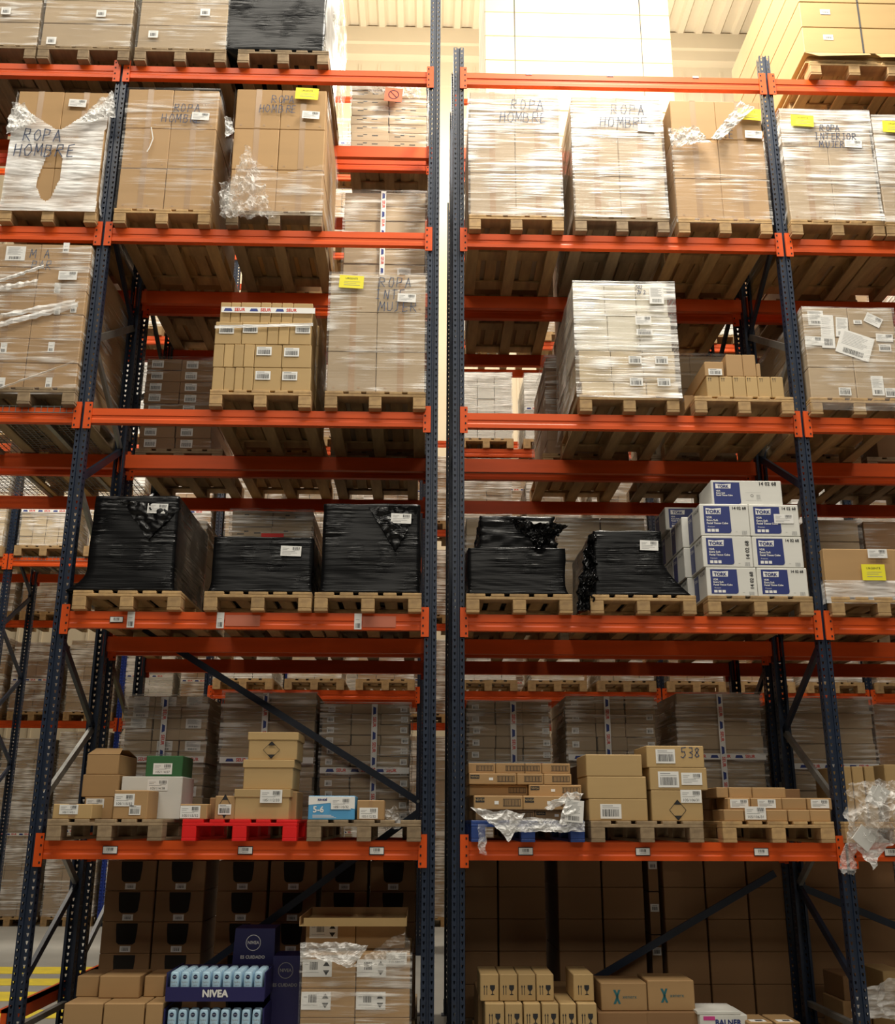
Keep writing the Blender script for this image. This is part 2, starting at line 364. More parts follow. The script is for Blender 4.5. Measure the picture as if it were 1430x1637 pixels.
for k, (y0, y1) in enumerate(((9.73, 10.14), (10.6, 11.13), (11.54, 12.0), (12.37, 12.9), (15.2, 15.55), (15.9, 16.3))):
    a, b = y0+CAMY, y1+CAMY
    mb = MB(); mb.box(-12 if k < 4 else -3.7, -2.95 if k < 4 else -2.3, a, b, .0, .003)
    O('floor_stripe', mb.build('floor_stripe', 'line'), None, (0, 0, 0), label='yellow painted stripe across the walkway, %s from the camera' % ['nearest', 'second', 'third', 'fourth', 'fifth', 'farthest'][k], cat='floor marking', group='yellow walkway stripes')
# ------------------------------------------------------------------ racks
_post = {}
def post_mesh(top, blue='blue'):
    """open C section 90 x 80 mm with two columns of slots in front and one in each flange"""
    k = (round(top, 2), blue)
    if k in _post: return _post[k]
    mb = MB(); hw = .046; D = .078; n = int(top/.05)
    # profile walls that carry no slots
    def strip(a, b, z0, z1): mb.face([(a[0], a[1], z0), (b[0], b[1], z0), (b[0], b[1], z1), (a[0], a[1], z1)])
    for sg in (-1, 1):
        strip((sg*.008, .012), (sg*.012, 0), 0, top)
        strip((sg*.012, 0), (sg*.019, 0), 0, top); strip((sg*.037, 0), (sg*hw, 0), 0, top)
        strip((sg*hw, 0), (sg*hw, .022), 0, top); strip((sg*hw, .044), (sg*hw, D), 0, top)
        strip((sg*hw, D), (sg*(hw-.02), D), 0, top)
        for i in range(n):
            z = i*.05
            mb.face([(sg*.019, 0, z), (sg*.037, 0, z), (sg*.037, 0, z+.022), (sg*.019, 0, z+.022)])
            mb.face([(sg*.019, 0, z+.022), (sg*.025, 0, z+.022), (sg*.019, 0, z+.044)]); mb.face([(sg*.037, 0, z+.022), (sg*.037, 0, z+.044), (sg*.031, 0, z+.022)])
            mb.face([(sg*.019, 0, z+.044), (sg*.037, 0, z+.044), (sg*.037, 0, z+.05), (sg*.019, 0, z+.05)])
            mb.face([(sg*hw, .022, z), (sg*hw, .044, z), (sg*hw, .044, z+.026), (sg*hw, .022, z+.026)])
            mb.face([(sg*hw, .022, z+.044), (sg*hw, .044, z+.044), (sg*hw, .044, z+.05), (sg*hw, .022, z+.05)])
    strip((-.008, .012), (.008, .012), 0, top)
    _post[k] = mb.build('post', blue); return _post[k]
def foot_mesh():
    mb = MB(); mb.box(-.07, .07, -.03, .11, 0, .006); mb.box(-.05, .05, -.004, 0, .006, .12); mb.box(-.055, -.035, .08, .1, .006, .03, 0); return mb.build('foot_plate', 'blue')
FOOT = foot_mesh()
def frame(x, y, depth, top, label, blue='blue', top2=None, braces=True, bm='galv', z0=.55):
    t = E('upright_frame', label, 'rack frame', (x, y, 0), 'upright frames of the pallet racks')
    O('post', post_mesh(top, blue), t, (0, 0, 0)); O('post', post_mesh(top2 or top, blue), t, (0, depth, 0), (0, 0, math.pi))
    O('foot_plate', FOOT, t); O('foot_plate', FOOT, t, (0, depth, 0), (0, 0, math.pi))
    if braces:
        z = z0; k = 0
        m1 = MB(); m1.box(-.02, .02, .05, depth-.05, z0-.28, z0-.24); O('brace', m1.build('brace', bm), t)
        while z + .62 < top:
            a, b = ((0, .05, z), (0, depth-.05, z+.6)) if k % 2 == 0 else ((0, depth-.05, z), (0, .05, z+.6))
            m1 = MB(); m1.bar(a, b, .058, .028); O('brace', m1.build('brace', bm if k % 3 else 'blue'), t)
            z += .605; k += 1
    return t
_beam = {}
def beam_parts(w, hh=BT, col='orange'):
    k = (round(w, 3), hh, col)
    if k in _beam: return _beam[k]
    mb = MB(); g = .006
    pr = [(0, hh), (0, hh*.1), (g, 0), (g, -hh*.32), (0, -hh*.5), (0, -hh), (.05, -hh), (.05, hh)]
    mb.prism_x(pr, -w/2+.03, w/2-.03); body = mb.build('beam_body', col)
    mb = MB(); mb.box(-.03, .03, -.011, -.003, -.112, .112, 0); mb.box(.022, .03, -.011, .05, -.1, .1, 0)
    for z in (-.085, -.03, .03, .085): mb.box(-.008-.012, .004-.012, -.0125, -.010, z-.008, z+.008, 1)  # dark blocks stand in for the shade of open holes
    con = mb.build('connector', [col, 'bolt'])
    _beam[k] = (body, con); return _beam[k]
def beam(x0, x1, y, z, label, hh=BT, back=False, col='orange', grp='orange rack beams'):
    w = x1-x0; body, con = beam_parts(w, hh, col)
    b = O('rack_beam', body, None, ((x0+x1)/2, y, z), (0, 0, math.pi if back else 0), label, 'rack beam', grp)
    O('connector', con, b, (w/2-.03, 0, 0), (0, 0, 0)); c = O('connector', con, b, (-w/2+.03, 0, 0), (0, 0, 0))
    c.scale = (-1, 1, 1)
    return b
PX = [-5.631, -2.868, -.105, .105, 2.868, 5.631]
PN = ['far left outer', 'left', 'centre left', 'centre right', 'right', 'far right outer']
tops = [8.25, 8.24, 10.6, 8.30, 8.28, 8.28]
for x, nm, tp in zip(PX, PN, tops):
    frame(x, 0, 1.085, tp, 'navy perforated upright frame of the front rack, %s position' % nm, top2=8.2, bm='galv')
    frame(x, 1.26, 1.085, 8.2, 'navy perforated upright frame of the second rack, %s position' % nm, bm='blue')
BAYS = [('leftmost', -5.631, -2.868), ('left', -2.868, -.105), ('right', .105, 2.868), ('rightmost', 2.868, 5.631)]
BEAMS = {}
for bn, xa, xb in BAYS:
    for i in range(5):
        if bn == 'leftmost' and i < 2: continue
        BEAMS[bn, i] = beam(xa+.012, xb-.012, -.006, LV[i], '%s orange front beam of the front rack, %s bay' % (LVN[i], bn))
        beam(xa+.012, xb-.012, 1.095, LV[i]-.01, '%s orange rear beam of the front rack, %s bay' % (LVN[i], bn), back=True)
        beam(xa+.012, xb-.012, 1.254, LV[i]-.01, '%s orange near beam of the second rack, %s bay' % (LVN[i], bn))
        beam(xa+.012, xb-.012, 2.355, LV[i]-.01, '%s orange far beam of the second rack, %s bay' % (LVN[i], bn), back=True)
# row spacers and spine bracing
for x, nm in zip(PX, PN):
    for z in (1.9, 5.0, 7.6):
        mb = MB(); mb.box(-.02, .02, 0, .12, -.06, .06); O('row_spacer', mb.build('row_spacer', 'galv'), None, (x, 1.11, z), label='small steel spacer joining the two racks, %s frame, %s' % (nm, {1.9: 'low', 5.0: 'middle', 7.6: 'high'}[z]), cat='rack spacer')
def spine(p, q, label, Y=1.16, w=.055):
    a = at(*p, Y); b = at(*q, Y); mb = MB(); mb.bar((0, 0, 0), (b[0]-a[0], 0, b[1]-a[1]), w, .02)
    o = O('diagonal_brace', mb.build('diagonal_brace', 'blue'), None, (a[0], Y, a[1]), label=label, cat='rack brace')
    mb = MB(); mb.disc(0, 0, 0, .012, -.012); O('bolt', mb.build('bolt', 'galv'), o, (b[0]-a[0], 0, b[1]-a[1]))
spine((230, 1005), (668, 1281), 'long dark diagonal bar across the lowest shelf of the left bay')
spine((668, 1299), (300, 1567), 'dark diagonal bar behind the floor goods of the left bay')
spine((1238, 1396), (860, 1618), 'dark diagonal bar behind the floor goods of the right bay')
spine((1285, 1420), (1450, 1488), 'dark diagonal bar behind the floor goods right of the right frame')
# mesh decks on the third level of the leftmost bay
def mesh_deck(x0, x1, y0, y1, z, label):
    mb = MB()
    x = x0
    while x < x1: mb.box(x, x+.005, y0, y1, 0, .005); x += .05
    y = y0
    while y < y1: mb.box(x0, x1, y, y+.005, .005, .010); y += .05
    x = x0
    while x < x1: mb.box(x, x+.004, y0-.008, y0-.004, -.045, .01); x += .05
    mb.box(x0, x1, y0-.008, y0-.004, -.05, -.045)
    for k in range(4): xx = x0+(x1-x0)*(k+.5)/4; mb.box(xx-.02, xx+.02, y0, y1, -.03, 0)
    O('mesh_deck', mb.build('mesh_deck', 'galv'), None, (0, 0, z), label=label, cat='wire deck')
mesh_deck(-5.55, -2.93, -.002, 1.08, LV[2]+BT+.006, 'galvanised wire mesh deck on the third level, leftmost bay, front rack')
mesh_deck(-5.55, -2.93, 1.26, 2.34, LV[2]+BT+.006, 'galvanised wire mesh deck on the third level, leftmost bay, second rack')
# guard rail across the foot of the left frame
mb = MB(); mb.box(-.02, .02, 0, 2.3, -.05, .05); mb.box(-.045, .02, 0, 2.3, .03, .05)
O('guard_rail', mb.build('guard_rail', 'orange'), None, (-2.95, .03, .36), label='low orange guard rail along the foot of the left frame', cat='guard rail')
# stickers on the beams
def sticker(bn, i, px, kind='beam', w=.105, h=.055, dz=0):
    b = BEAMS[bn, i]; X, Z = at(px, 1000, -.01); X = at(px, {0: 1358, 1: 992}[i], -.01)[0]
    O('location_label', label_mesh(w, h, kind), b, (X-b.location.x, -.004, dz))
for px in (176, 392, 602): sticker('left', 0, px)
for px in (840, 1027, 1216): sticker('right', 0, px)
sticker('rightmost', 0, 1424)
sticker('left', 1, 186, w=.10, h=.045); sticker('left', 1, 209, 'tag', .055, .12); sticker('left', 1, 352, 'tag', .055, .12); sticker('left', 1, 572, 'tag', .055, .12)
M['oldpaper'] = mat('faded_pink_sticker', (.55, .16, .09), .6)
for px, wd in ((388, .26), (606, .25)):
    X = at(px, 992, 0)[0]; mb = MB(); mb.box(-wd/2, wd/2, -.0012, 0, -.042, .042); O('faded_label', mb.build('faded_label', 'oldpaper'), BEAMS['left', 1], (X-BEAMS['left', 1].location.x, -.0035, 0))
for px, py in ((845, 120), (975, 124), (1112, 128)):
    X = at(px, py, -.01)[0]; mb = MB(); mb.box(-.028, .028, 0, .03, 0, .022); O('clip', mb.build('clip', 'galv'), BEAMS['right', 4], (X-BEAMS['right', 4].location.x, -.004, .052))
# ------------------------------------------------------------------ pallets
def pallet_meshes(m):
    mb = MB()
    for x, wd in ((-.4, .145), (-.2125, .1), (-.0725, .145), (.1125, .1), (.255, .145)): mb.cbox(x, x+wd, 0, 1.2, .122, .144, .003)
    for y in (0, .527, 1.055): mb.cbox(-.4, .4, y, y+.145, .100, .122, .003)
    deck = mb.build('top_deck', m)
    mb = MB(); mb.cbox(-.05, .05, 0, 1.2, 0, .022, .003); skid = mb.build('skid', m)
    mb = MB(); mb.cbox(-.05, .05, 0, .145, .022, .100, .004); blk = mb.build('block', m)
    return deck, skid, blk
PM = {m: pallet_meshes(m) for m in ('wood', 'woodgrey', 'redplastic', 'blueplastic')}
PPROTO = {}
def pallet(x, y, z, label, m='wood', grp=None):
    if m not in PPROTO:
        deck, skid, blk = PM[m]
        r = E('pallet', label, 'pallet', (x, y, z), grp); O('top_deck', deck, r)
        for sx in (-.35, 0, .35):
            O('skid', skid, r, (sx, 0, 0))
            for sy in (0, .527, 1.055): O('block', blk, r, (sx, sy, 0))
        PPROTO[m] = r; LABELS[label] = 1; return r
    if label in LABELS: print('LABELDUP', label)
    LABELS[label] = 1
    r = dup_tree(PPROTO[m], (x, y, z), label, grp)
    return r
mb = MB()
for x, wd in ((-.4, .145), (-.2125, .1), (-.0725, .145), (.1125, .1), (.255, .145)): mb.box(x, x+wd, 0, 1.2, .122, .144)
for y in (0, .527, 1.055): mb.box(-.4, .4, y, y+.145, .1, .122)
for x in (-.4, -.05, .3):
    mb.box(x, x+.1, 0, 1.2, 0, .022)
    for y in (0, .527, 1.055): mb.box(x, x+.1, y, y+.145, .022, .1)
FARPAL = mb.build('pallet', 'wood')
# ------------------------------------------------------------------ cartons
_cm = {}
def carton_mesh(w, d, h, m):
    k = (round(w, 3), round(d, 3), round(h, 3), m)
    if k not in _cm:
        mb = MB(); c = min(.005, h*.1); mb.cbox(-w/2, w/2, 0, d, 0, h, c); _cm[k] = mb.build('cardboard_box', m)
    return _cm[k]
def tape_mesh(w, d, h, tw=.05):
    k = ('tape', round(d, 3), round(h, 3))
    if k not in _cm:
        mb = MB(); mb.box(-tw/2, tw/2, -.0012, .002, .012, h-.004); mb.box(-tw/2, tw/2, -.0012, d*.98, h-.002, h+.0008); _cm[k] = mb.build('tape', 'tape')
    return _cm[k]
def carton(x, y, z, w, d, h, label, m='kraft', tape=False, rot=0, grp=None, name='cardboard_box'):
    o = O(name, carton_mesh(w, d, h, m), None, (x, y, z), (0, 0, rot), label, 'box', grp); o['_h'] = h
    if tape: O('tape', tape_mesh(w, d, h), o)
    return o
def words(n):
    return {1: [''], 2: ['left', 'right'], 3: ['left', 'centre', 'right'], 4: ['leftmost', 'left-centre', 'right-centre', 'rightmost'],
            5: ['leftmost', 'left-centre', 'centre', 'right-centre', 'rightmost']}.get(n) or ['leftmost'] + ['column %d' % (k+1) for k in range(1, n-1)] + ['rightmost']
def rows(n):
    return {1: [''], 2: ['lower', 'upper'], 3: ['bottom', 'middle', 'top']}.get(n) or ['bottom row'] + [['second', 'third', 'fourth', 'fifth', 'sixth', 'seventh', 'eighth', 'ninth', 'tenth'][k] + ' row' for k in range(n-2)] + ['top row']
def stack(xl, xr, y, z0, z1, nx, ny, nd, depth, where, m='kraft', tape=False, adj='brown', jit=.004, lean=0, seed=0, gap=.003, nm='cardboard_box', heights=None):
    """a block of single cartons; returns {(col,row): front carton}"""
    r = random.Random(seed+int(xl*100)); G = {}; w = (xr-xl)/nx; dd = depth/nd; h = (z1-z0)/ny
    cw, rw = words(nx), rows(ny); dw = {1: [''], 2: ['front', 'rear'], 3: ['front', 'middle-depth', 'rear']}[nd]
    for j in range(ny):
        for i in range(nx):
            for k in range(nd):
                lab = ' '.join(('%s carton, %s %s %s, %s' % (adj, dw[k], rw[j], cw[i], where)).split()).replace(' ,', ',')
                o = carton(xl+w*(i+.5)+r.uniform(-jit, jit)*.3+lean*j, y+dd*k+(r.uniform(0, jit) if k == 0 else jit), z0+h*j, w-gap, dd-gap-jit, h-.0015, lab, m, tape and k == 0, name=nm)
                if k == 0: G[i, j] = o
    return G
def stick(o, me, x, z, name='label', y=-.0005, rz=0, lab=None):
    """fix a flat print or sticker to the front of o at world X, Z"""
    return O(name, me, o, (x-o.location.x, y, z-o.location.z), (0, rz, 0), label=lab)
# ------------------------------------------------------------------ films
def fold(u, v, s):
    return noise.noise(Vector((u*1.6+s, v*14, s*.7)))*.5 + noise.noise(Vector((u*4+s, v*38+u*5, s)))*.35 + noise.noise(Vector((u*9, v*9, s*3)))*.25
def film_wrap(xl, xr, y0, y1, z0, z1, label, m='film', seed=0, amp=.007, out=.012, flare=0.0, mask=None, sides='LRF', bulge=0, n=(26, 44), top=0, parent=None, name='stretch_film'):
    mb = MB()
    def sheet(P, nu, nv, nor, front=False):
        idx = {}
        for a in range(nu+1):
            for b in range(nv+1):
                u, v = a/nu, b/nv; p = Vector(P(u, v)); q = nor*(out + amp*fold(p.x+p.y, p.z, seed) + (flare*max(0, .12-v)/.12 if v < .12 else 0) - bulge*math.sin(math.pi*v))
                p2 = p+q; idx[a, b] = len(mb.v); mb.v.append(tuple(p2))
        for a in range(nu):
            for b in range(nv):
                if front and mask and not mask((a+.5)/nu, (b+.5)/nv): continue
                mb.f.append((idx[a, b], idx[a+1, b], idx[a+1, b+1], idx[a, b+1])); mb.m.append(0)
    nu, nv = n; cx = (xl+xr)/2
    if 'F' in sides: sheet(lambda u, v: (xl+(xr-xl)*u-cx+(u-.5)*2*out, 0, (z1-z0)*v), nu, nv, Vector((0, -1, 0)), True)
    if 'L' in sides: sheet(lambda u, v: (xl-cx, (y1-y0)*u, (z1-z0)*v), nu, nv, Vector((-1, 0, 0)))
    if 'R' in sides: sheet(lambda u, v: (xr-cx, (y1-y0)*u, (z1-z0)*v), nu, nv, Vector((1, 0, 0)))
    me = mb.build(name, m, True)
    return O(name, me, parent, (cx, y0, z0) if not parent else (0, 0, 0), label=label, cat=None if parent else 'plastic wrap')
def crumple(pts, nu, nv, label, m='film_crumple', amp=.03, seed=1, Y=-.05, fr=14, name='film_scrap', parent=None, cat='plastic wrap', depthf=None):
    """crumpled patch spanned by four corners given as photo points on the plane Y: bl, br, tr, tl"""
    P = [Vector((at(px, py, Y)[0], Y, at(px, py, Y)[1])) for px, py in pts]
    c = sum(P, Vector())/4; mb = MB(); ix = {}; nu = int(nu*1.5); nv = int(nv*1.5)
    for a in range(nu+1):
        for b in range(nv+1):
            u, v = a/nu, b/nv
            p = (P[0]*(1-u)+P[1]*u)*(1-v)+(P[3]*(1-u)+P[2]*u)*v
            e = Vector((p.x*fr, p.z*fr, seed))
            rd = 1-2*abs(noise.noise(e*.8+Vector((9, 3, 1))))+.5*(1-2*abs(noise.noise(e*2.1)))+.25*(1-2*abs(noise.noise(e*4.7)))
            q = Vector((noise.noise(e)*.6+noise.noise(e*3)*.25, -rd*.9, noise.noise(e+Vector((1, 7, 5)))*.6+noise.noise(e*3.3)*.25))*amp
            if depthf: q.y += depthf(u, v)
            edge = min(u, 1-u, v, 1-v)
            ix[a, b] = len(mb.v); mb.v.append(tuple(p+q-c))
    for a in range(nu):
        for b in range(nv): mb.f.append((ix[a, b], ix[a+1, b], ix[a+1, b+1], ix[a, b+1])); mb.m.append(0)
    return O(name, mb.build(name, m, False), None, c, label=label, cat=cat)
# ================================================================== FRONT RACK LOADS
LASTX = {}
def clamp_bay(xc, key, hw=.40, tight=.055):
    c = min(BAYS, key=lambda b: abs((b[1]+b[2])/2-xc)); lo, hi = c[1]+tight, c[2]-tight
    x = min(max(xc, lo+hw), hi-hw)
    p = LASTX.get((key, c[0]))
    if p is not None and 0 < x-p < .815: x = p+.815
    LASTX[key, c[0]] = x
    return x, lo, hi
YF = -.075                                            # pallet fronts, overhanging the beam a little
def slot(lv, pxl, pxr, pm='wood', lab=None, zoff=0):
    """pallet standing on a front-rack level, from the photo x of its two front corners"""
    z = LV[lv]+BT+.001+zoff; py = {0: 1330, 1: 970, 2: 645, 3: 352, 4: 100}[lv]
    a = at(pxl, py, YF)[0]; b = at(pxr, py, YF)[0]; xc = clamp_bay((a+b)/2, lv)[0]
    pallet(xc, YF, z, lab, pm); return xc, z+.1445
def zt(py, px=700, Y=-.06): return at(px, py, Y)[1]
def xt(px, py, Y=-.06): return at(px, py, Y)[0]
CF = YF+.015
# --- fourth level: the clothing loads
def clothing(pl, pr, top, bay_word, m='kraft', fm='film', lv=3, words_=(('ROPA', .10), ('HOMBRE', 0)), wx=None, wz=None, wh=.095, lbl=None, pl_m='wood', mask=None, seed=1, flare=.01, w=.78, yel=None, film_top=None, bulge=0, ny=3):
    where = bay_word; xc, z = slot(lv, pl, pr, pl_m, 'wooden pallet under the ' + where)
    z1 = zt(top, (pl+pr)/2, CF); bundle_begin()
    G = stack(xc-w/2, xc+w/2, CF, z, z1, 2, ny, 1, 1.15, 'of the ' + where, m, True, seed=seed)
    hh = (z1-z)/ny
    for (i, j), o in G.items():                        # small printed marks near the lower corners
        mb = MB()
        for x in ((-.13, .14) if (i+j) % 2 else (-.15, .05)): mb.box(x, x+.018, -.0012, 0, .03, .045)
        O('printed_mark', mb.build('printed_mark', 'tape'), o)
    if words_:
        o = G[0 if wx < xc else 1, ny-1]
        X, Z = wx, wz
        stick(G[1, ny-1], handwriting(words_, wh, seed=seed), X, Z, 'handwriting', -.019)
    if lbl:
        X, Z = xt(*lbl), zt(lbl[1], lbl[0]); j = min(ny-1, int((Z-z)/hh)); stick(G[1, j], label_mesh(.15, .075), X, Z, y=-.021, rz=.05)
    if yel:
        X, Z = xt(*yel), zt(yel[1], yel[0]); stick(G[1 if X > xc else 0, ny-1], label_mesh(.20, .115, 'yellow'), X, Z, y=-.028, rz=.05, lab='yellow shipping sheet')
    if fm:
        film_wrap(xc-w/2-.002, xc+w/2+.002, CF, CF+1.15, z-.012, film_top or z1+.01, 'clear stretch film around the ' + where, fm, seed=seed, mask=mask, flare=flare, bulge=bulge)
    bundle_end(where, (xc, CF, z))
    return xc, z, z1, G
def in_poly(x, y, P):
    c = False; n = len(P)
    for i in range(n):
        (x1, y1), (x2, y2) = P[i], P[i-1]
        if (y1 > y) != (y2 > y) and x < (x2-x1)*(y-y1)/(y2-y1)+x1: c = not c
    return c
def mask_px(xl, xr, z0, z1, keep, cut=None):
    """mask for a front sheet from outlines measured on the load face"""
    kp = [((xt(*p)-xl)/(xr-xl), (zt(p[1], p[0])-z0)/(z1-z0)) for p in keep]
    ct = [((xt(*p)-xl)/(xr-xl), (zt(p[1], p[0])-z0)/(z1-z0)) for p in cut] if cut else None
    return lambda u, v: in_poly(u, v, kp) and not (ct and in_poly(u, v, ct))
# leftmost: torn film
xc, z, z1, G = clothing(-2, 153, 146, 'torn-film clothing load on the fourth level', seed=3, words_=None, fm=None, lbl=(125, 167))
stick(G[0, 1], handwriting((('ROPA', 0), ('HOMBRE', -.06)), .115, seed=5, wd=.01), xt(38, 228), zt(228, 38), 'handwriting', -.03)
zz0 = z-.05
mk = mask_px(xc-.39, xc+.39, zz0, z1, [(-10, 345), (-10, 330), (14, 205), (12, 165), (30, 168), (90, 208), (100, 208), (165, 165), (185, 150), (190, 190), (165, 210), (150, 345)],
             [(66, 318), (60, 300), (62, 285), (72, 262), (75, 250), (86, 240), (94, 240), (100, 255), (97, 285), (82, 318), (74, 324)])
LB(film_wrap(xc-.392, xc+.392, CF, CF+1.15, zz0, z1, 'torn stretch film with an oval hole around the leftmost clothing load', 'film_heavy', seed=3, mask=mk, n=(90, 110), flare=.02, amp=.01))
LB(crumple([(12, 215), (62, 200), (42, 168), (22, 166)], 20, 20, 'bunched white film at the left shoulder of the leftmost clothing load', 'film_heavy', .03, 3, CF-.035))
LB(crumple([(128, 200), (186, 190), (182, 152), (165, 158)], 20, 20, 'bunched white film at the right shoulder of the leftmost clothing load', 'film_heavy', .03, 4, CF-.035))
# second
xc, z, z1, G = clothing(180, 335, 143, 'clothing load right of the left post', m='kraft', fm='film_thin', wh=.082, wx=xt(260, 180), wz=zt(180, 262), lbl=(321, 188), seed=7)
mb = MB(); pts = [(243, 207), (246, 225), (240, 240), (236, 246)]
for a, b in zip(pts, pts[1:]): mb.bar((xt(*a), 0, zt(a[1], a[0])), (xt(*b), 0, zt(b[1], b[0])), .008, .004)
LB(O('film_strand', mb.build('film_strand', 'foam'), None, (0, CF-.03, 0), label='loose strand of film on the clothing load right of the left post', cat='plastic wrap'))
# third
xc, z, z1, G = clothing(360, 515, 143, 'clothing load below the black load', m='kraft', fm=None, wx=xt(416, 165), wz=zt(166, 418), wh=.075, lbl=(497, 186), yel=(491, 153), pl_m='woodgrey', seed=9)
mk = mask_px(xc-.392, xc+.392, z-.05, z1, [(340, 350), (350, 330), (375, 290), (395, 235), (415, 262), (450, 280), (520, 262), (540, 262), (530, 352)])
LB(film_wrap(xc-.392, xc+.392, CF, CF+1.15, z-.05, z1, 'torn film around the clothing load below the black load', 'film', seed=9, mask=mk, n=(60, 80), flare=.02))
LB(crumple([(352, 352), (440, 350), (400, 240), (392, 240)], 34, 40, 'shiny crumpled film hanging on the lower left of the third clothing load', 'film_crumple', .05, 6, CF-.04, 16))
LB(crumple([(352, 340), (372, 345), (380, 285), (352, 300)], 24, 26, 'loose film tuft beside the third clothing load', 'film_crumple', .05, 9, CF-.03, 18))
LB(crumple([(361, 222), (376, 215), (370, 190), (359, 188)], 14, 14, 'small white film tuft on the upper left of the third clothing load', 'film_heavy', .02, 11, CF-.03, 20))
# right bay
xc, z, z1, G = clothing(748, 902, 148, 'clothing load right of the centre posts', m='kraft_grey', fm='film_bright', wx=xt(798, 178), wz=zt(176, 798), wh=.1, lbl=None, seed=11)
xc, z, z1, G = clothing(918, 1070, 156, 'clothing load in the middle of the right bay', m='kraft_grey', fm='film_bright', pl_m='woodgrey', wx=xt(958, 186), wz=zt(184, 958), wh=.1, lbl=(1032, 207), seed=13)
xc, z, z1, G = clothing(1085, 1232, 162, 'clothing load left of the right post', m='kraft', fm=None, words_=(('ORE', .12),), wx=xt(1120, 222), wz=zt(222, 1120), wh=.08, lbl=(1203, 217), yel=(1196, 186), seed=15, w=.80)
LB(film_wrap(xc-.402, xc+.402, CF, CF+1.15, z-.05, zt(230, 1150), 'stretch film around the lower part of the load left of the right post', 'film', seed=15))
LB(crumple([(1072, 236), (1135, 232), (1110, 205), (1064, 208)], 26, 12, 'bunched film across the upper left of the load left of the right post', 'film_heavy', .03, 5, CF-.03))
LB(crumple([(1135, 222), (1150, 226), (1205, 175), (1182, 165)], 26, 12, 'twisted film running up to the yellow sheet left of the right post', 'film_heavy', .025, 8, CF-.03))
xc, z, z1, G = clothing(1262, 1402, 178, 'underwear load right of the right post', m='kraft_grey', fm='film_bright', words_=(('ROPA', .05), ('INTERIOR', 0), ('MUJER', .03)), wx=xt(1300, 212), wz=zt(211, 1300), wh=.064, lbl=(1362, 232), yel=(1280, 196), seed=17, flare=.03)
xc, z, z1, G = clothing(1415, 1560, 188, 'clothing load cut by the right edge', m='kraft_grey', fm='film_bright', words_=None, lbl=None, yel=(1426, 206), seed=19)
# --- topmost level
def top_load(pl, pr, where, m, seed, rowspy, lbls, bulge=0.02, nx=2, pm='woodgrey'):
    xc, z = slot(4, pl, pr, pm, 'pallet under the ' + where)
    z1 = z+1.25; ny = 5; bundle_begin()
    G = stack(xc-.39, xc+.39, CF, z, z1, nx, ny, 1, 1.15, where, m, False, adj='grey-brown', seed=seed)
    film_wrap(xc-.392, xc+.392, CF, CF+1.15, z-.008, z1, 'cloudy stretch film around the ' + where, 'film', seed=seed, amp=.012)
    for px, py in lbls:
        X, Z = at(px, py, CF-.02); j = min(ny-1, int((Z-z)/((z1-z)/ny))); i = 0 if X < xc or nx == 1 else 1
        stick(G[i, j], label_mesh(.085, .075, 'small'), X, Z, y=-.025)
    bundle_end('film-wrapped '+where, (xc, CF, z))
    return xc, z
top_load(-85, 45, 'topmost load cut by the left edge', 'kraft_grey', 21, (), [(10, 18)], nx=1)
top_load(45, 190, 'topmost load left of the left post', 'kraft_grey', 22, (), [(162, 22), (82, 65)], nx=1)
top_load(215, 357, 'topmost load right of the left post', 'kraft_grey', 23, (), [(328, 20), (245, 55)], nx=1)
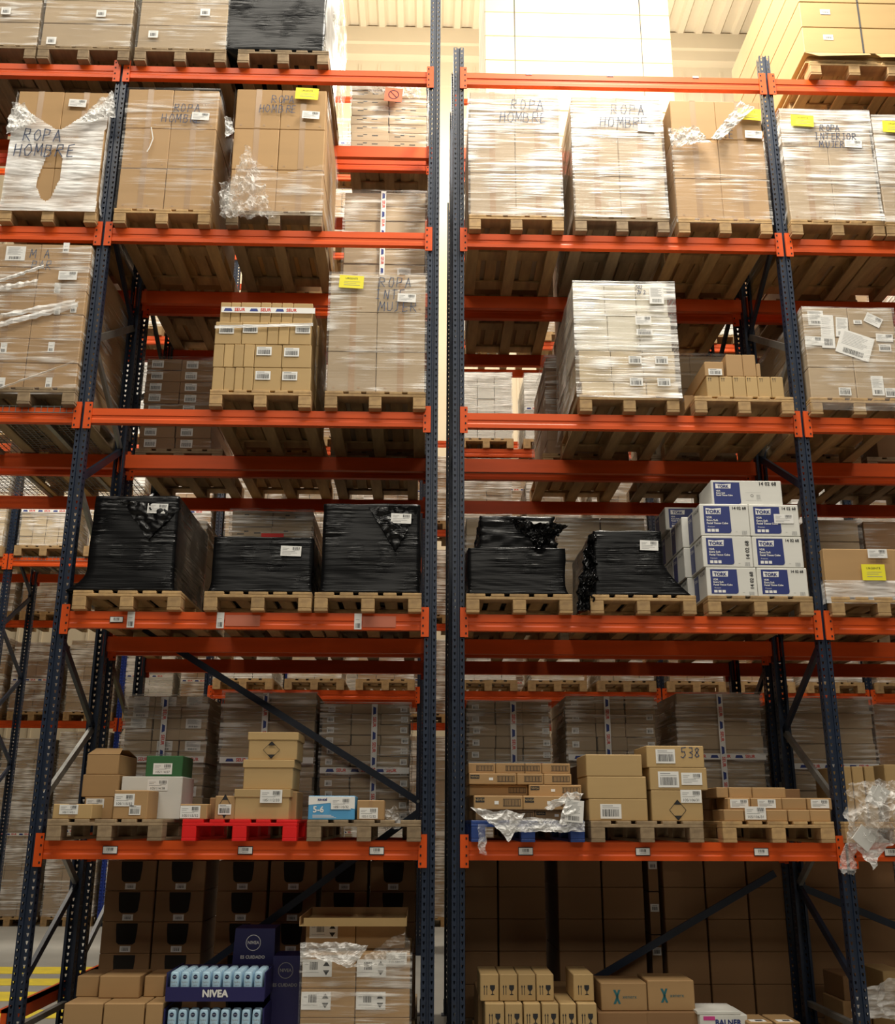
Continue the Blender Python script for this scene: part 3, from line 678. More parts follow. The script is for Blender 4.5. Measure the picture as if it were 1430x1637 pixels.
# black wrapped loads
def black_load(lv, pl, pr, top, where, seed=0, label_px=None, w=.8, sh=None, pm='wood', profile=None, flap=None, depth=1.16, bxl=None, bxr=None, lw=.155):
    xc, z = slot(lv, pl, pr, pm, 'wooden pallet under the ' + where); z1 = zt(top, (pl+pr)/2, CF)
    xl = xt(bxl, top+30) if bxl else xc-w/2; xr = xt(bxr, top+30) if bxr else xc+w/2
    mb = MB(); nu, nv, nd = 22, 44, 22; hgt = z1-z+.02; ix = {}
    cxx = (xl+xr)/2; hw0 = (xr-xl)/2
    ring = []                                        # rounded-rectangle ring positions
    K = 26
    for k in range(K): ring.append((-1+2*k/K, -1, 0, -1))
    for k in range(K): ring.append((1, -1+2*k/K, 1, 0))
    for k in range(K): ring.append((1-2*k/K, 1, 0, 1))
    for k in range(K): ring.append((-1, 1-2*k/K, -1, 0))
    n = len(ring)
    for b in range(nv+1):
        v = b/nv
        pf = profile(v) if profile else (1, 1, 0)
        for a, (rx, ry, nx_, ny_) in enumerate(ring):
            hx = hw0*(pf[0] if rx < 0 else pf[1])
            X = rx*hx; Yv = depth/2+ry*depth/2; 
            f = fold(X+Yv, v*hgt, seed)*.004+.010*noise.noise(Vector((X*3, v*hgt*5, seed+Yv*3)))
            rnd = max(0, abs(rx)+abs(ry)-1.85)*.12
            X = X*(1-rnd) + nx_*f; Yv = depth/2+(Yv-depth/2)*(1-rnd) + ny_*f
            if ry <= -.99 and profile: Yv += pf[2]
            ix[a, b] = len(mb.v); mb.v.append((X, Yv, v*hgt-.02+.012*noise.noise(Vector((X*5, Yv*5, seed))) if b == nv else v*hgt-.02))
    for b in range(nv):
        for a in range(n): mb.f.append((ix[a, b], ix[(a+1) % n, b], ix[(a+1) % n, b+1], ix[a, b+1])); mb.m.append(0)
    mb.f.append(tuple(ix[a, nv] for a in range(n))); mb.m.append(0); mb.f.append(tuple(ix[a, 0] for a in reversed(range(n)))); mb.m.append(0)
    t = O('wrapped_load', mb.build('wrapped_load', 'black', True), None, (cxx, CF, z+.022), label=where, cat='wrapped load')
    if label_px:
        X, Z = at(label_px[0], label_px[1], CF-.02); stick(t, label_mesh(lw, .078, 'ship'), X, Z, y=-.022, rz=.03, lab='white address label')
    if flap:
        P = [at(px, py, CF-.02) for px, py in flap]
        mb = MB(); ix = {}; nn = 22
        for a in range(nn+1):
            for b in range(nn+1-a):
                u, v = a/nn, b/nn; q = [P[0][i]*(1-u-v)+P[1][i]*u+P[2][i]*v for i in (0, 1)]
                e = Vector((q[0]*22, q[1]*22, seed)); ix[a, b] = len(mb.v); mb.v.append((q[0]+.012*noise.noise(e), -.018+.03*noise.noise(e*1.3), q[1]+.012*noise.noise(e+Vector((4, 4, 4)))))
        for a in range(nn):
            for b in range(nn-a):
                mb.f.append((ix[a, b], ix[a+1, b], ix[a, b+1])); mb.m.append(0)
                if b < nn-a-1: mb.f.append((ix[a+1, b], ix[a+1, b+1], ix[a, b+1])); mb.m.append(0)
        O('film_flap', mb.build('film_flap', 'black', True), t, (-cxx, 0, -(z+.022)), label='crinkled triangular flap of black film')
    return xc, z, z1
black_load(4, 378, 525, -160, 'tall load in black film on the topmost level', 31, bxl=372, bxr=528, pm='woodgrey')
film_wrap(xt(528, 60)+.005, xt(530, 60)+.006, CF+.02, CF+1.2, LV[4]+.1, LV[4]+1.4, 'shiny clear film down the right side of the topmost black load', 'film_crumple', seed=4, sides='R', n=(30, 40), amp=.03)
def flare_profile(l, r, top=1.0, tl=1.0):
    return lambda v: (1+l*max(0, (.22-v)/.22)**2 - (1-tl)*max(0, v-.5)*2, 1+r*max(0, (.22-v)/.22)**2, 0)
black_load(1, 112, 290, 797, 'tall black-wrapped load at the left end of the second level', 33, (252, 813), bxl=146, bxr=284, profile=flare_profile(.45, .05, tl=.97), flap=[(192, 797), (290, 812), (236, 862)])
black_load(1, 324, 498, 863, 'low black-wrapped load in the middle of the left bay', 34, (465, 881), bxl=338, bxr=500, profile=flare_profile(.06, .02))
black_load(1, 503, 672, 810, 'black-wrapped load left of the centre posts', 35, (641, 829), bxl=515, bxr=672, profile=flare_profile(.03, 0), flap=[(588, 810), (672, 810), (632, 880)])
black_load(1, 747, 913, 880, 'black-wrapped load with a narrower top right of the centre posts', 36, bxl=747, bxr=905, profile=flare_profile(.02, .06))
z1 = zt(880, 830, CF)
# upper tier of that load
mb = MB(); X0, X1 = xt(768, 850), xt(888, 850); Z1 = zt(823, 830, CF)
K = 16; ring = [(-1+2*k/K, -1) for k in range(K)]+[(1, -1+2*k/K) for k in range(K)]+[(1-2*k/K, 1) for k in range(K)]+[(-1, 1-2*k/K) for k in range(K)]; ix = {}
for b in range(17):
    for a, (rx, ry) in enumerate(ring):
        v = b/16; f = fold(rx+ry, v, 41)*.03; s = 1+.25*max(0, .35-v)
        ix[a, b] = len(mb.v); mb.v.append((rx*((X1-X0)/2*s+f), .5+ry*(.46+f)-0.0, v*(Z1-z1+.01)))
for b in range(16):
    for a in range(len(ring)): mb.f.append((ix[a, b], ix[(a+1) % 64, b], ix[(a+1) % 64, b+1], ix[a, b+1])); mb.m.append(0)
mb.f.append(tuple(ix[a, 16] for a in range(64))); mb.m.append(0)
t = O('wrapped_bundle', mb.build('wrapped_bundle', 'black', True), None, ((X0+X1)/2, CF+.02, z1-.004), label='smaller black-wrapped bundle on top of the load right of the centre posts', cat='wrapped load')
X, Z = at(861, 841, CF-.02); stick(t, label_mesh(.155, .078), X, Z, y=-.03, lab='white address label')
crumple([(856, 878), (870, 880), (905, 842), (812, 832)], 30, 24, 'shiny crinkled flap of black film under the white label', 'black', .04, 3, CF-.035, 20)
black_load(1, 945, 1112, 853, 'black-wrapped load with a skirt spreading towards the tissue boxes', 37, (1037, 872), bxl=948, bxr=1060, profile=lambda v: (1+.10*max(0, .3-v), 1+1.0*max(0, .5-v)**1.3*1.9, 0), lw=.14)
crumple([(918, 985), (950, 975), (955, 855), (930, 880)], 18, 30, 'ragged black film tail at the left of the skirted black load', 'black', .06, 8, CF+.05, 12)
# --- third level
xc, z = slot(2, -40, 118, 'woodgrey', 'wooden pallet under the tape-marked load at the left edge')
bundle_begin()
G = stack(xt(-45, 600), xt(122, 600), CF, z, zt(390, 60, CF), 2, 6, 1, 1.15, 'of the tape-marked load at the left edge', 'kraft', True, adj='kraft', seed=41)
film_wrap(xt(-45, 600), xt(122, 600), CF, CF+1.15, z-.06, zt(392, 60), 'streaky film around the tape-marked load at the left edge', 'film', seed=42)
stick(G[1, 4], label_mesh(.15, .08), xt(110, 443), zt(443, 110), y=-.03)
stick(G[0, 5], label_mesh(.16, .13, 'sheet'), xt(25, 405), zt(405, 25), y=-.003); 
stick(G[0, 5], handwriting((('M A', 0), ('PAR', .02)), .08, seed=8), xt(48, 410), zt(412, 50), 'handwriting', -.003)
for i, j, px, py in ((1, 5, 106, 396), (1, 4, 92, 460), (1, 3, 92, 495), (1, 2, 82, 555), (1, 0, 78, 612), (0, 2, 6, 556), (0, 0, 3, 612), (1, 3, 118, 492)):
    stick(G[i, j], label_mesh(.05, .09, 'tag'), xt(px, py), zt(py, px), y=-.004)
for k, (p, q, wd) in enumerate((((0, 518), (125, 486), .035), ((0, 505), (120, 482), .03), ((0, 620), (118, 578), .012), ((0, 448), (70, 425), .02), ((0, 460), (60, 450), .03))):
    a = at(*p, CF-.03); b = at(*q, CF-.03); mb = MB()
    nn = 24
    for s in range(nn):
        u0, u1 = s/nn, (s+1)/nn; f = lambda u: (a[0]+(b[0]-a[0])*u, -.03+.01*noise.noise(Vector((u*9, k, 0))), a[1]+(b[1]-a[1])*u+.006*noise.noise(Vector((u*12, k, 4))))
        A, B = f(u0), f(u1); w0 = wd*(.5+.5*noise.noise(Vector((u0*7, k, 1)))+.3); w1 = wd*(.5+.5*noise.noise(Vector((u1*7, k, 1)))+.3)
        mb.face([(A[0], A[1]+.004, A[2]-w0), (B[0], B[1]+.004, B[2]-w1), (B[0], B[1]-.004, B[2]), (A[0], A[1]-.004, A[2])]); mb.face([(A[0], A[1]-.004, A[2]), (B[0], B[1]-.004, B[2]), (B[0], B[1]+.004, B[2]+w1), (A[0], A[1]+.004, A[2]+w0)])
    O('film_rope', mb.build('film_rope', 'film_heavy', True), None, (0, CF, 0), label='white rope of twisted film across the load at the left edge, %s' % ['broad upper', 'narrow upper', 'lowest', 'topmost', 'second'][k], cat='plastic wrap')
bundle_end('tape-marked carton load at the left edge, third level', (xt(40, 600), CF, z))
# courier parcels load
xc, z = slot(2, 333, 497, 'wood', 'new wooden pallet under the courier-taped parcels')
xl, xr = xt(340, 620), xt(497, 620); zb = z
def rowbox(z0, z1, cuts, where, m='kraft_light', Y=CF, d=.38, jit=.012, tag=None, seed=0):
    r = random.Random(seed); out = []
    for i, (a, b) in enumerate(zip(cuts, cuts[1:])):
        py = 600; out.append(carton((a+b)/2, Y+r.uniform(0, jit), z0, b-a-.003, d, z1-z0-.0015, '%s, %s from left' % (where, ['first', 'second', 'third', 'fourth', 'fifth', 'sixth', 'seventh', 'eighth', 'ninth', 'tenth'][i]), m))
    return out
def px_cuts(pxs, py, Y=CF): return [xt(p, py, Y) for p in pxs]
zA, zB, zC, zD, zE = z, zt(587, 420, CF), zt(550, 420, CF), zt(514, 420, CF), zt(480, 420, CF)
R1 = rowbox(zA, zB, px_cuts([338, 357, 374, 388, 404, 449, 496], 610), 'tan parcel, bottom row of the courier-taped load')
R2 = rowbox(zB, zC, px_cuts([340, 357, 373, 389, 406, 450, 497], 570), 'tan parcel, second row of the courier-taped load')
R3 = rowbox(zC, zD, px_cuts([343, 386, 427, 445, 462, 497], 530), 'tan parcel, third row of the courier-taped load')
R4 = rowbox(zD, zE, px_cuts([350, 367, 383, 415, 432, 449, 467, 499], 497), 'tan parcel, top row of the courier-taped load', Y=CF+.03)
for a, b, nm in ((zA, zB, 'bottom'), (zB, zC, 'second'), (zC, zD, 'third'), (zD, zE, 'top')):
    for k in range(2): carton(xc, CF+.43+k*.37, a, .78, .36, b-a-.0015, 'wide tan parcel, %s layer, %s of courier-taped load' % (nm, ['middle', 'rear'][k]), 'kraft_light')
for o, px, py in ((R1[4], 420, 600), (R1[5], 463, 601), (R2[4], 422, 561), (R2[5], 466, 563), (R3[0], 362, 526), (R3[1], 400, 525), (R3[4], 484, 526)):
    stick(o, label_mesh(.12, .075, 'bar'), xt(px, py), zt(py, px), y=-.004)
tp = seur_tape((xr-xl)*.98); stick(R4[2], tp, (xl+xr)/2+.01, zt(494, 420), 'printed_tape', -.016, lab='white courier tape with red and blue lettering')
mb = MB(); a = at(343, 522, CF-.02); b = at(500, 518, CF-.02); mb.bar((a[0], 0, a[1]), (b[0], 0, b[1]), .025, .004)
O('film_band', mb.build('film_band', 'film_heavy'), None, (0, CF-.012, 0), label='white film band round the courier-taped parcels', cat='plastic wrap')
film_wrap(xl, xr+.01, CF+.02, CF+1.12, z, zE, 'clear film on the right side of the courier-taped parcels', 'film', seed=44, sides='R', flare=.05)
# underwear load left of centre posts
xc, z, z1, G = clothing(519, 680, 438, 'underwear load left of the centre posts', lv=2, m='kraft_grey', fm='film', words_=(('ROPA', .0), ('INTE', -.03), ('MUJER', 0)), wx=xt(606, 462), wz=zt(460, 606), wh=.085, lbl=(650, 478), yel=(562, 453), seed=51, pl_m='wood', flare=.04)
# white wrapped load right bay
xc, z = slot(2, 930, 1082, 'wood', 'wooden pallet under the milky white wrapped load')
z1 = zt(452, 1000, CF); xl, xr = xt(930, 635), xt(1086, 635)
zs = [z, zt(610, 1000), zt(560, 1000), zt(505, 1000), z1]; bundle_begin()
for j in range(4):
    for i in range(3):
        nm = ['bottom row', 'second row', 'third row', 'top row'][j]+' '+['left', 'centre', 'right'][i]
        o = carton(xl+(xr-xl)*(i+.5)/3 - .015*j, CF+.01, zs[j], (xr-xl)/3-.004, 1.1, zs[j+1]-zs[j]-.002, 'whitish carton, %s, of the milky white wrapped load' % nm, 'carton_cream' if j > 1 else 'kraft_pale')
        if i and j < 2: stick(o, label_mesh(.105, .07, 'bar'), xt(1016 + 44*(i-1) if j == 0 else 1014+42*(i-1), 612-35*j), zt(612-35*j, 1030), y=-.028)
        if i == 1 and j == 2: stick(o, label_mesh(.13, .08, 'ship'), xt(1027, 514), zt(514, 1027), y=-.03); stick(o, label_mesh(.13, .055, 'bar'), xt(1029, 533), zt(533, 1029), y=-.03)
        if i == 2 and j == 3: stick(o, label_mesh(.12, .155, 'sheet'), xt(1048, 474), zt(474, 1048), y=-.03); stick(o, handwriting((('502', 0), ('2V2', .01)), .035, wd=.005, seed=4), xt(1015, 466), zt(464, 1015), 'handwriting', -.03)
film_wrap(xl-.035, xr+.004, CF, CF+1.12, z-.03, z1+.01, 'milky stretch film around the tall white load', 'film_bright', seed=55, amp=.014, flare=.02)
bundle_end('tall milky white film-wrapped load in the right bay', ((xl+xr)/2, CF, z))
# small cartons right of it
xc, z = slot(2, 1113, 1266, 'wood', 'wooden pallet under the small tan cartons beside the right post')
R = rowbox(z, zt(601, 1190, CF), px_cuts([1130, 1151, 1172, 1193, 1212, 1233, 1253], 620), 'small tan carton, bottom row beside the right post', d=.36)
for o in R:
    mb = MB()
    for x in (-.035, -.018): mb.box(x, x+.003, -.0012, 0, .0, .03); mb.box(x-.004, x+.007, -.0012, 0, .026, .029)
    O('printed_arrows', mb.build('printed_arrows', 'ink'), o, (0, 0, (zt(601, 1190)-z)*.75))
z2 = zt(601, 1190, CF); z3 = zt(566, 1190, CF)
for k, (a, b, t, nm, d) in enumerate(((1127, 1158, 578, 'left', .9), (1162, 1189, 566, 'centre', .4), (1189, 1210, 566, 'right', .4), (1210, 1217, 580, 'narrow end', .3))):
    X0, X1 = xt(a, 598), xt(b, 598)
    o = carton((X0+X1)/2, CF+.01, z2, X1-X0-.003, d, zt(t, 1190, CF)-z2, 'small tan carton, upper row beside the right post, %s' % nm, 'kraft')
    if k == 0: stick(o, label_mesh(.11, .055, 'bar'), xt(1143, 593), z2+.035, y=-.003)
for k in range(2): carton(xc+.0, CF+.40+k*.38, z, .74, .36, z2-z-.002, 'long tan carton behind the small cartons, %s' % ['nearer', 'rear'][k], 'kraft')
# labelled load far right
xc, z = slot(2, 1288, 1440, 'wood', 'film-covered pallet under the many-label load right of the right post')
z1 = zt(492, 1350, CF); xl, xr = max(2.945, xt(1283, 640)), xt(1445, 640); bundle_begin()
G = stack(xl, xr, CF, z, z1, 2, 3, 1, 1.1, 'of the many-label load', 'kraft_grey', False, adj='grey-brown', seed=61)
for i, j, px, py, a, b, kd, rz in ((0, 2, 1303, 508, .13, .13, 'sheet', 0), (0, 2, 1322, 530, .11, .30, 'sheet', 0.03), (0, 1, 1300, 545, .14, .08, 'ship', .05), (0, 2, 1345, 523, .10, .18, 'sheet', .08),
                                 (1, 2, 1366, 552, .28, .22, 'sheet', .35), (1, 2, 1395, 512, .14, .09, 'ship', .5), (1, 2, 1370, 515, .07, .035, 'small', 0), (1, 1, 1413, 540, .14, .07, 'ship', .05), (0, 0, 1350, 626, .10, .07, 'bar', 0), (1, 0, 1402, 617, .10, .17, 'sheet', 0), (1, 0, 1424, 628, .1, .08, 'bar', 0), (1, 1, 1414, 556, .1, .06, 'bar', 0)):
    stick(G[i, j], label_mesh(a, b, kd), xt(px, py), zt(py, px), y=-.003-.002*(px % 7)/7, rz=rz)
film_wrap(xl, xr, CF, CF+1.1, z-.12, z1, 'cloudy film around the many-label load', 'film', seed=62, flare=.03)
bundle_end('wrapped load covered in many paper labels right of the right post', ((xl+xr)/2, CF, z))
# --- second level: tissue boxes
xc, z = slot(1, 1132, 1300, 'wood', 'wooden pallet under the white tissue boxes')
def tork_print(w, h, number='h', wide=False):
    mb = MB(); y = -.0012
    px0, px1, pz0, pz1 = -w*.42, w*.12, h*.08, h*.93
    if wide: px0, px1, pz0, pz1 = -w*.47, -w*.09, h*.02, h*.92
    c = .02; mb.face([(px0, y, pz0), (px1-c, y, pz0), (px1-.005, y, pz0+.006), (px1, y, pz0+c), (px1-.004, y, pz1), (px0, y, pz1)], 0)
    lw = (px1-px0); y2 = y-.0006; lx, lz = px0+lw*.36, pz1-h*.17
    mb.face([(lx-lw*.28, y2, lz-h*.085), (lx+lw*.28, y2, lz-h*.085), (lx+lw*.30, y2, lz+h*.11), (lx-lw*.05, y2, lz+h*.085), (lx-lw*.28, y2, lz+h*.11)], 1)
    put_text(mb, 'TORK', h*.15, lx, lz-h*.01, y2-.0006, 0, bold=.002, sx=1.05)
    for q, (t, s) in enumerate((('VDR', .075), ('Extra Soft', .075), ('Facial Tissue Cube', .075))): put_text(mb, t, h*s*1.15, px0+lw*.09, pz1-h*(.36+.09*q), y2, 1, 'LEFT', bold=.0007)
    if not wide:
        put_text(mb, 'Premium', h*.06, px0+lw*.12, pz0+h*.2, y2, 1, 'LEFT')
        for q in range(3): mb.face([(px0+lw*(.1+.15*q), y2, pz0+h*.04), (px0+lw*(.22+.15*q), y2, pz0+h*.04), (px0+lw*(.22+.15*q), y2, pz0+h*.13), (px0+lw*(.1+.15*q), y2, pz0+h*.13)], 1)
        for q in range(5): mb.face([(w*.33+.008*q, y, h*.04), (w*.33+.008*q+.004, y, h*.04), (w*.33+.008*q+.004, y, h*.16), (w*.33+.008*q, y, h*.16)], 3)
        mb.face([(w*.2, y, h*.12), (w*.24, y, h*.12), (w*.24, y, h*.13), (w*.2, y, h*.13)], 3)
    else:
        mb.disc(w*.07, h*.38, .008, .011, y, 2, 12)
        for a, b, c2, d in ((-.02, .20, .18, .185), (-.02, .20, .5, .505)): mb.face([(w*a, y, h*c2), (w*b, y, h*c2), (w*b, y, h*d), (w*a, y, h*d)], 3)
        for q in range(3): mb.face([(w*.13, y, h*(.25+.07*q)), (w*.19, y, h*(.25+.07*q)), (w*.19, y, h*(.265+.07*q)), (w*.13, y, h*(.265+.07*q))], 3)
    if number == 'v': put_text(mb, '14 02 68', h*.17, w*.40, h*.55, y, 2, bold=.001, vertical=True)
    else: put_text(mb, '14 02 68', h*(.2 if wide else .125), w*(.30 if wide else .30), h*.87, y, 2, bold=.001)
    return mb.build('printed_panel', ['tork_blue', 'paper', 'ink', 'grey_ink'])
_side = {}
def tork_side(d, h):
    k = (round(d, 3), round(h, 3))
    if k in _side: return _side[k]
    mb = MB(); mb.face([(0, d*.97, h*.06), (0, d*.62, h*.06), (0, d*.62, h*.93), (0, d*.97, h*.93)], 0)
    me = text_mesh('14 02 68', h*.16, 'CENTER'); mb.add_mesh(me, lambda c: (-.0004, d*.3-c.x, h*.84+c.y), 2)
    me = text_mesh('TORK', h*.15, 'CENTER'); mb.add_mesh(me, lambda c: (-.001, d*.80-c.x, h*.76+c.y), 1)
    _side[k] = mb.build('side_print', ['tork_blue', 'paper', 'ink']); return _side[k]
X0, X1 = xt(1131, 960), xt(1294, 960); w2 = (X1-X0)/2
zr = [z, zt(907, 1210), zt(857, 1210), zt(806, 1210)]
off = [0, -.015, -.018]
for j in range(3):
    for i in range(2):
        for k in range(3):
            h = zr[j+1]-zr[j]-.002; x = X0+w2*(i+.5)+off[j]-(.05 if k else 0)*(1-i*.9); dd = .36
            o = carton(x, CF+k*(dd+.004), z if j == 0 else zr[j], w2-.004, dd, h, 'white and blue tissue box, %s row %s, %s of its pallet' % (['bottom', 'middle', 'upper'][j], ['left', 'right'][i], ['front', 'centre', 'rear'][k]), 'carton_white')
            if k == 0: O('printed_panel', tork_print(w2-.004, h, 'v' if i == 0 and j < 2 else 'h'), o)
            if i == 0: O('side_print', tork_side(dd, h), o, (-(w2-.004)/2-.0012, 0, 0))
            if k == 0 and i == 1 and j == 2: O('label', label_mesh(.15, .075), o, (.07, -.003, h*.55))
zt4 = zt(767, 1190)
Xa, Xb = xt(1139, 800), xt(1252, 800)
o = carton((Xa+Xb)/2, CF+.02, zr[3], Xb-Xa, .36, zt4-zr[3], 'white and blue tissue box lying alone on top at the front', 'carton_white'); O('printed_panel', tork_print(Xb-Xa, zt4-zr[3], 'h', True), o)
o = carton(X0+w2*.5-.10, CF+.75, zr[3], w2, .36, .20, 'white and blue tissue box on top at the rear left', 'carton_white'); O('side_print', tork_side(.36, .2), o, (-w2/2-.0012, 0, 0)); O('printed_panel', tork_print(w2, .2), o)
# carton load far right, second level
xc, z = slot(1, 1326, 1492, 'wood', 'wooden pallet under the yellow-label carton right of the right post')
o = carton(xt(1412, 960), CF, z, xt(1500, 960)-xt(1322, 960), 1.1, zt(878, 1400)-z, 'big brown carton with a yellow label right of the right post', 'kraft', True)
stick(o, label_mesh(.18, .125, 'yellow'), xt(1394, 916), zt(916, 1394), y=-.02, lab='yellow sheet label'); stick(o, label_mesh(.15, .07, 'ship'), xt(1400, 886), zt(886, 1400), y=-.02)
film_wrap(xt(1322, 960), xt(1500, 960), CF, CF+1.1, z-.05, z+.13, 'bunched film around the foot of the yellow-label carton', 'film_heavy', seed=70)
# --- lowest level
Z0 = LV[0]+BT+.001
def lbox(px0, px1, py0, py1, label, m='kraft', Y=CF, d=.3, zbase=None, tape=False, rot=0, lab=None, name='cardboard_box', kind='ship', txt=None, lw=None, lh=None):
    """one carton from its front rectangle in the photo; py0 bottom, py1 top"""
    pm = (px0+px1)/2; X0, X1 = at(px0, (py0+py1)/2, Y)[0], at(px1, (py0+py1)/2, Y)[0]
    zb = zbase if zbase is not None else at(pm, py0, Y)[1]; zt_ = at(pm, py1, Y)[1]
    o = carton((X0+X1)/2, Y, zb, X1-X0-.002, d, zt_-zb-.001, label, m, tape, rot, name=name)
    if lab:
        X, Z = at(lab[0], lab[1], Y); O('label', label_mesh(lw or .13, lh or .065, kind, txt), o, (X-o.location.x, -.002, Z-zb))
    return o, zt_
xc, z = slot(0, 74, 258, 'woodgrey', 'weathered wooden pallet at the left end of the lowest level')
pt = z
lbox(84, 147, 1308, 1285, 'low kraft carton at the left front of the weathered pallet', 'kraft_light', CF, .25, pt, True, lab=(110, 1294), txt='105/114/31')
o, t1 = lbox(134, 180, 1308, 1274, 'brown carton behind the low kraft carton', 'kraft', CF+.32, .5, pt, lab=(152, 1284), txt='114/32')
o, t2 = lbox(131, 190, 1274, 1238, 'plain brown carton in the middle of the leftmost stack', 'kraft', CF+.32, .5, t1)
o, t3 = lbox(138, 190, 1238, 1206, 'open brown carton on top of the leftmost stack', 'kraft', CF+.32, .5, t2)
mb = MB(); wv = at(190, 1220, CF+.32)[0]-at(138, 1220, CF+.32)[0]
mb.face([(-wv/2, 0, .001), (wv/2, 0, .001), (wv/2-.02, .14, .055), (-wv/2+.02, .14, .055)]); mb.face([(-wv/2, .5, .001), (wv/2, .5, .001), (wv/2-.02, .3, .05), (-wv/2+.02, .3, .05)])
O('box_flap', mb.build('box_flap', 'kraft'), o, (0, 0, o['_h']))
o, _ = lbox(181, 236, 1308, 1263, 'brown carton with two labels at the front of the weathered pallet', 'kraft', CF+.02, .3, pt, lab=(199, 1279), lw=.14, lh=.085, txt='105/115/32')
O('label', label_mesh(.08, .065, 'bar'), o, (.035, -.002, .06))
o, t4 = lbox(192, 290, 1308, 1241, 'large white carton on the weathered pallet', 'carton_white', CF+.33, .4, pt, lab=(252, 1255), lw=.15, lh=.08, txt='105/114/38')
lbox(233, 292, 1241, 1208, 'dark green carton on top of the white carton', 'green_box', CF+.36, .35, t4, lab=(260, 1229), lw=.14, lh=.08, txt='105/114/37')
# red pallet
xc, z = slot(0, 286, 478, 'redplastic', 'red plastic pallet in the middle of the left bay')
pt = z
lbox(287, 331, 1310, 1285, 'small carton at the left end of the red pallet', 'kraft', CF, .3, pt, lab=(304, 1298), lw=.14, lh=.085, txt='105/115/32')
o, _ = lbox(343, 375, 1310, 1272, 'upright carton with a diamond mark on the red pallet', 'kraft', CF+.02, .28, pt, lab=(359, 1294), lw=.09, lh=.07, kind='bar')
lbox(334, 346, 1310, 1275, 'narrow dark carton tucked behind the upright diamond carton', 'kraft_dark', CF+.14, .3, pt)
def diamond(w, h):
    mb = MB()
    for sg in (1, -1):
        mb.face([(-w*.45, -.0015, sg*h*.05), (w*.45, -.0015, sg*h*.05), (0, -.0015, sg*h*.5)])
    for a, b in (((-w/2, 0), (0, h/2)), ((0, h/2), (w/2, 0)), ((w/2, 0), (0, -h/2)), ((0, -h/2), (-w/2, 0))): mb.bar((a[0], -.001, a[1]), (b[0], -.001, b[1]), .003, .001)
    return mb.build('diamond_mark', 'ink')
def diamond2(w, h):
    mb = MB()
    for sg in (1, -1): mb.face([(-w*.25, -.0015, sg*h*.27), (w*.25, -.0015, sg*h*.27), (0, -.0015, sg*h*.5)])
    for a, b in (((-w/2, 0), (0, h/2)), ((0, h/2), (w/2, 0)), ((w/2, 0), (0, -h/2)), ((0, -h/2), (-w/2, 0))): mb.bar((a[0], -.001, a[1]), (b[0], -.001, b[1]), .003, .001)
    return mb.build('diamond_mark', 'ink')
O('diamond_mark', diamond2(.09, .16), o, (0, 0, .09))
def lidded(px0, px1, py0, py1, label, Y, d, zb, lid=.035):
    o, t = lbox(px0, px1, py0, py1, label, 'kraft_light', Y, d, zb); w = at(px1, py1, Y)[0]-at(px0, py1, Y)[0]; h = o['_h']
    mb = MB(); mb.cbox(-w/2-.006, w/2+.006, -.006, d+.006, h-lid*1.5, h+.003, .003); O('lid', mb.build('lid', 'kraft_light'), o); return o, t+.003
o, t5 = lidded(375, 462, 1310, 1262, 'large lidded carton at the front of the red pallet', CF+.02, .5, pt); stick(o, label_mesh(.155, .09, 'ship', '105/112/33'), *at(433, 1273, CF), y=-.012)
o, t6 = lidded(389, 468, 1262, 1215, 'lidded tan carton in the middle of the red pallet stack', CF+.08, .45, t5)
o, t7 = lidded(397, 475, 1215, 1171, 'lidded carton with a diamond mark on top of the stack', CF+.10, .4, t6); stick(o, diamond2(.12, .12), *at(434, 1199, CF+.1), 'diamond_mark', -.008)
lbox(462, 474, 1310, 1265, 'narrow carton standing right of the large lidded carton', 'kraft', CF+.15, .4, pt)
# third pallet
xc, z = slot(0, 492, 672, 'woodgrey', 'grey weathered pallet left of the centre posts')
pt = z
o, _ = lbox(492, 567, 1322, 1272, 'sky blue and white carton printed 5-6', 'sky_box', CF+.02, .35, pt)
w5 = o.dimensions.x if False else at(567, 1300, CF+.02)[0]-at(492, 1300, CF+.02)[0]; h5 = o['_h']
mb = MB(); mb.face([(-w5/2+.002, -.001, h5*.62), (-w5*.05, -.001, h5*.70), (w5*.5-.002, -.001, h5*.45), (w5*.5-.002, -.001, h5-.004), (-w5/2+.002, -.001, h5-.004)], 0)
put_text(mb, '5-6', h5*.36, -w5*.28, h5*.42, -.0015, 0, bold=.002); put_text(mb, 'xx-xxl', h5*.16, -w5*.2, h5*.85, -.002, 1, bold=.0015)
for q in range(3): mb.face([(-w5*.4, -.0015, h5*(.18-.05*q)), (w5*(.0+.05*q), -.0015, h5*(.18-.05*q)), (w5*(.0+.05*q), -.0015, h5*(.2-.05*q)), (-w5*.4, -.0015, h5*(.2-.05*q))], 0)
O('printed_panel', mb.build('printed_panel', ['paper', 'tork_blue']), o); O('label', label_mesh(.14, .08, 'ship', '105/110/32'), o, (w5*.2, -.004, h5*.68))
o, _ = lbox(570, 614, 1322, 1279, 'small brown carton right of the sky blue carton', 'kraft', CF+.02, .3, pt, lab=(589, 1300), lw=.13, lh=.075, txt='105/112/32')
mb = MB(); mb.box(-.012, .012, -.002, 0, .004, o['_h']-.004); O('tape', mb.build('tape', 'tape'), o)
crumple([(612, 1325), (640, 1325), (636, 1290), (616, 1292)], 16, 16, 'crumpled clear film right of the small brown carton', 'film_crumple', .04, 3, CF+.25, 20)
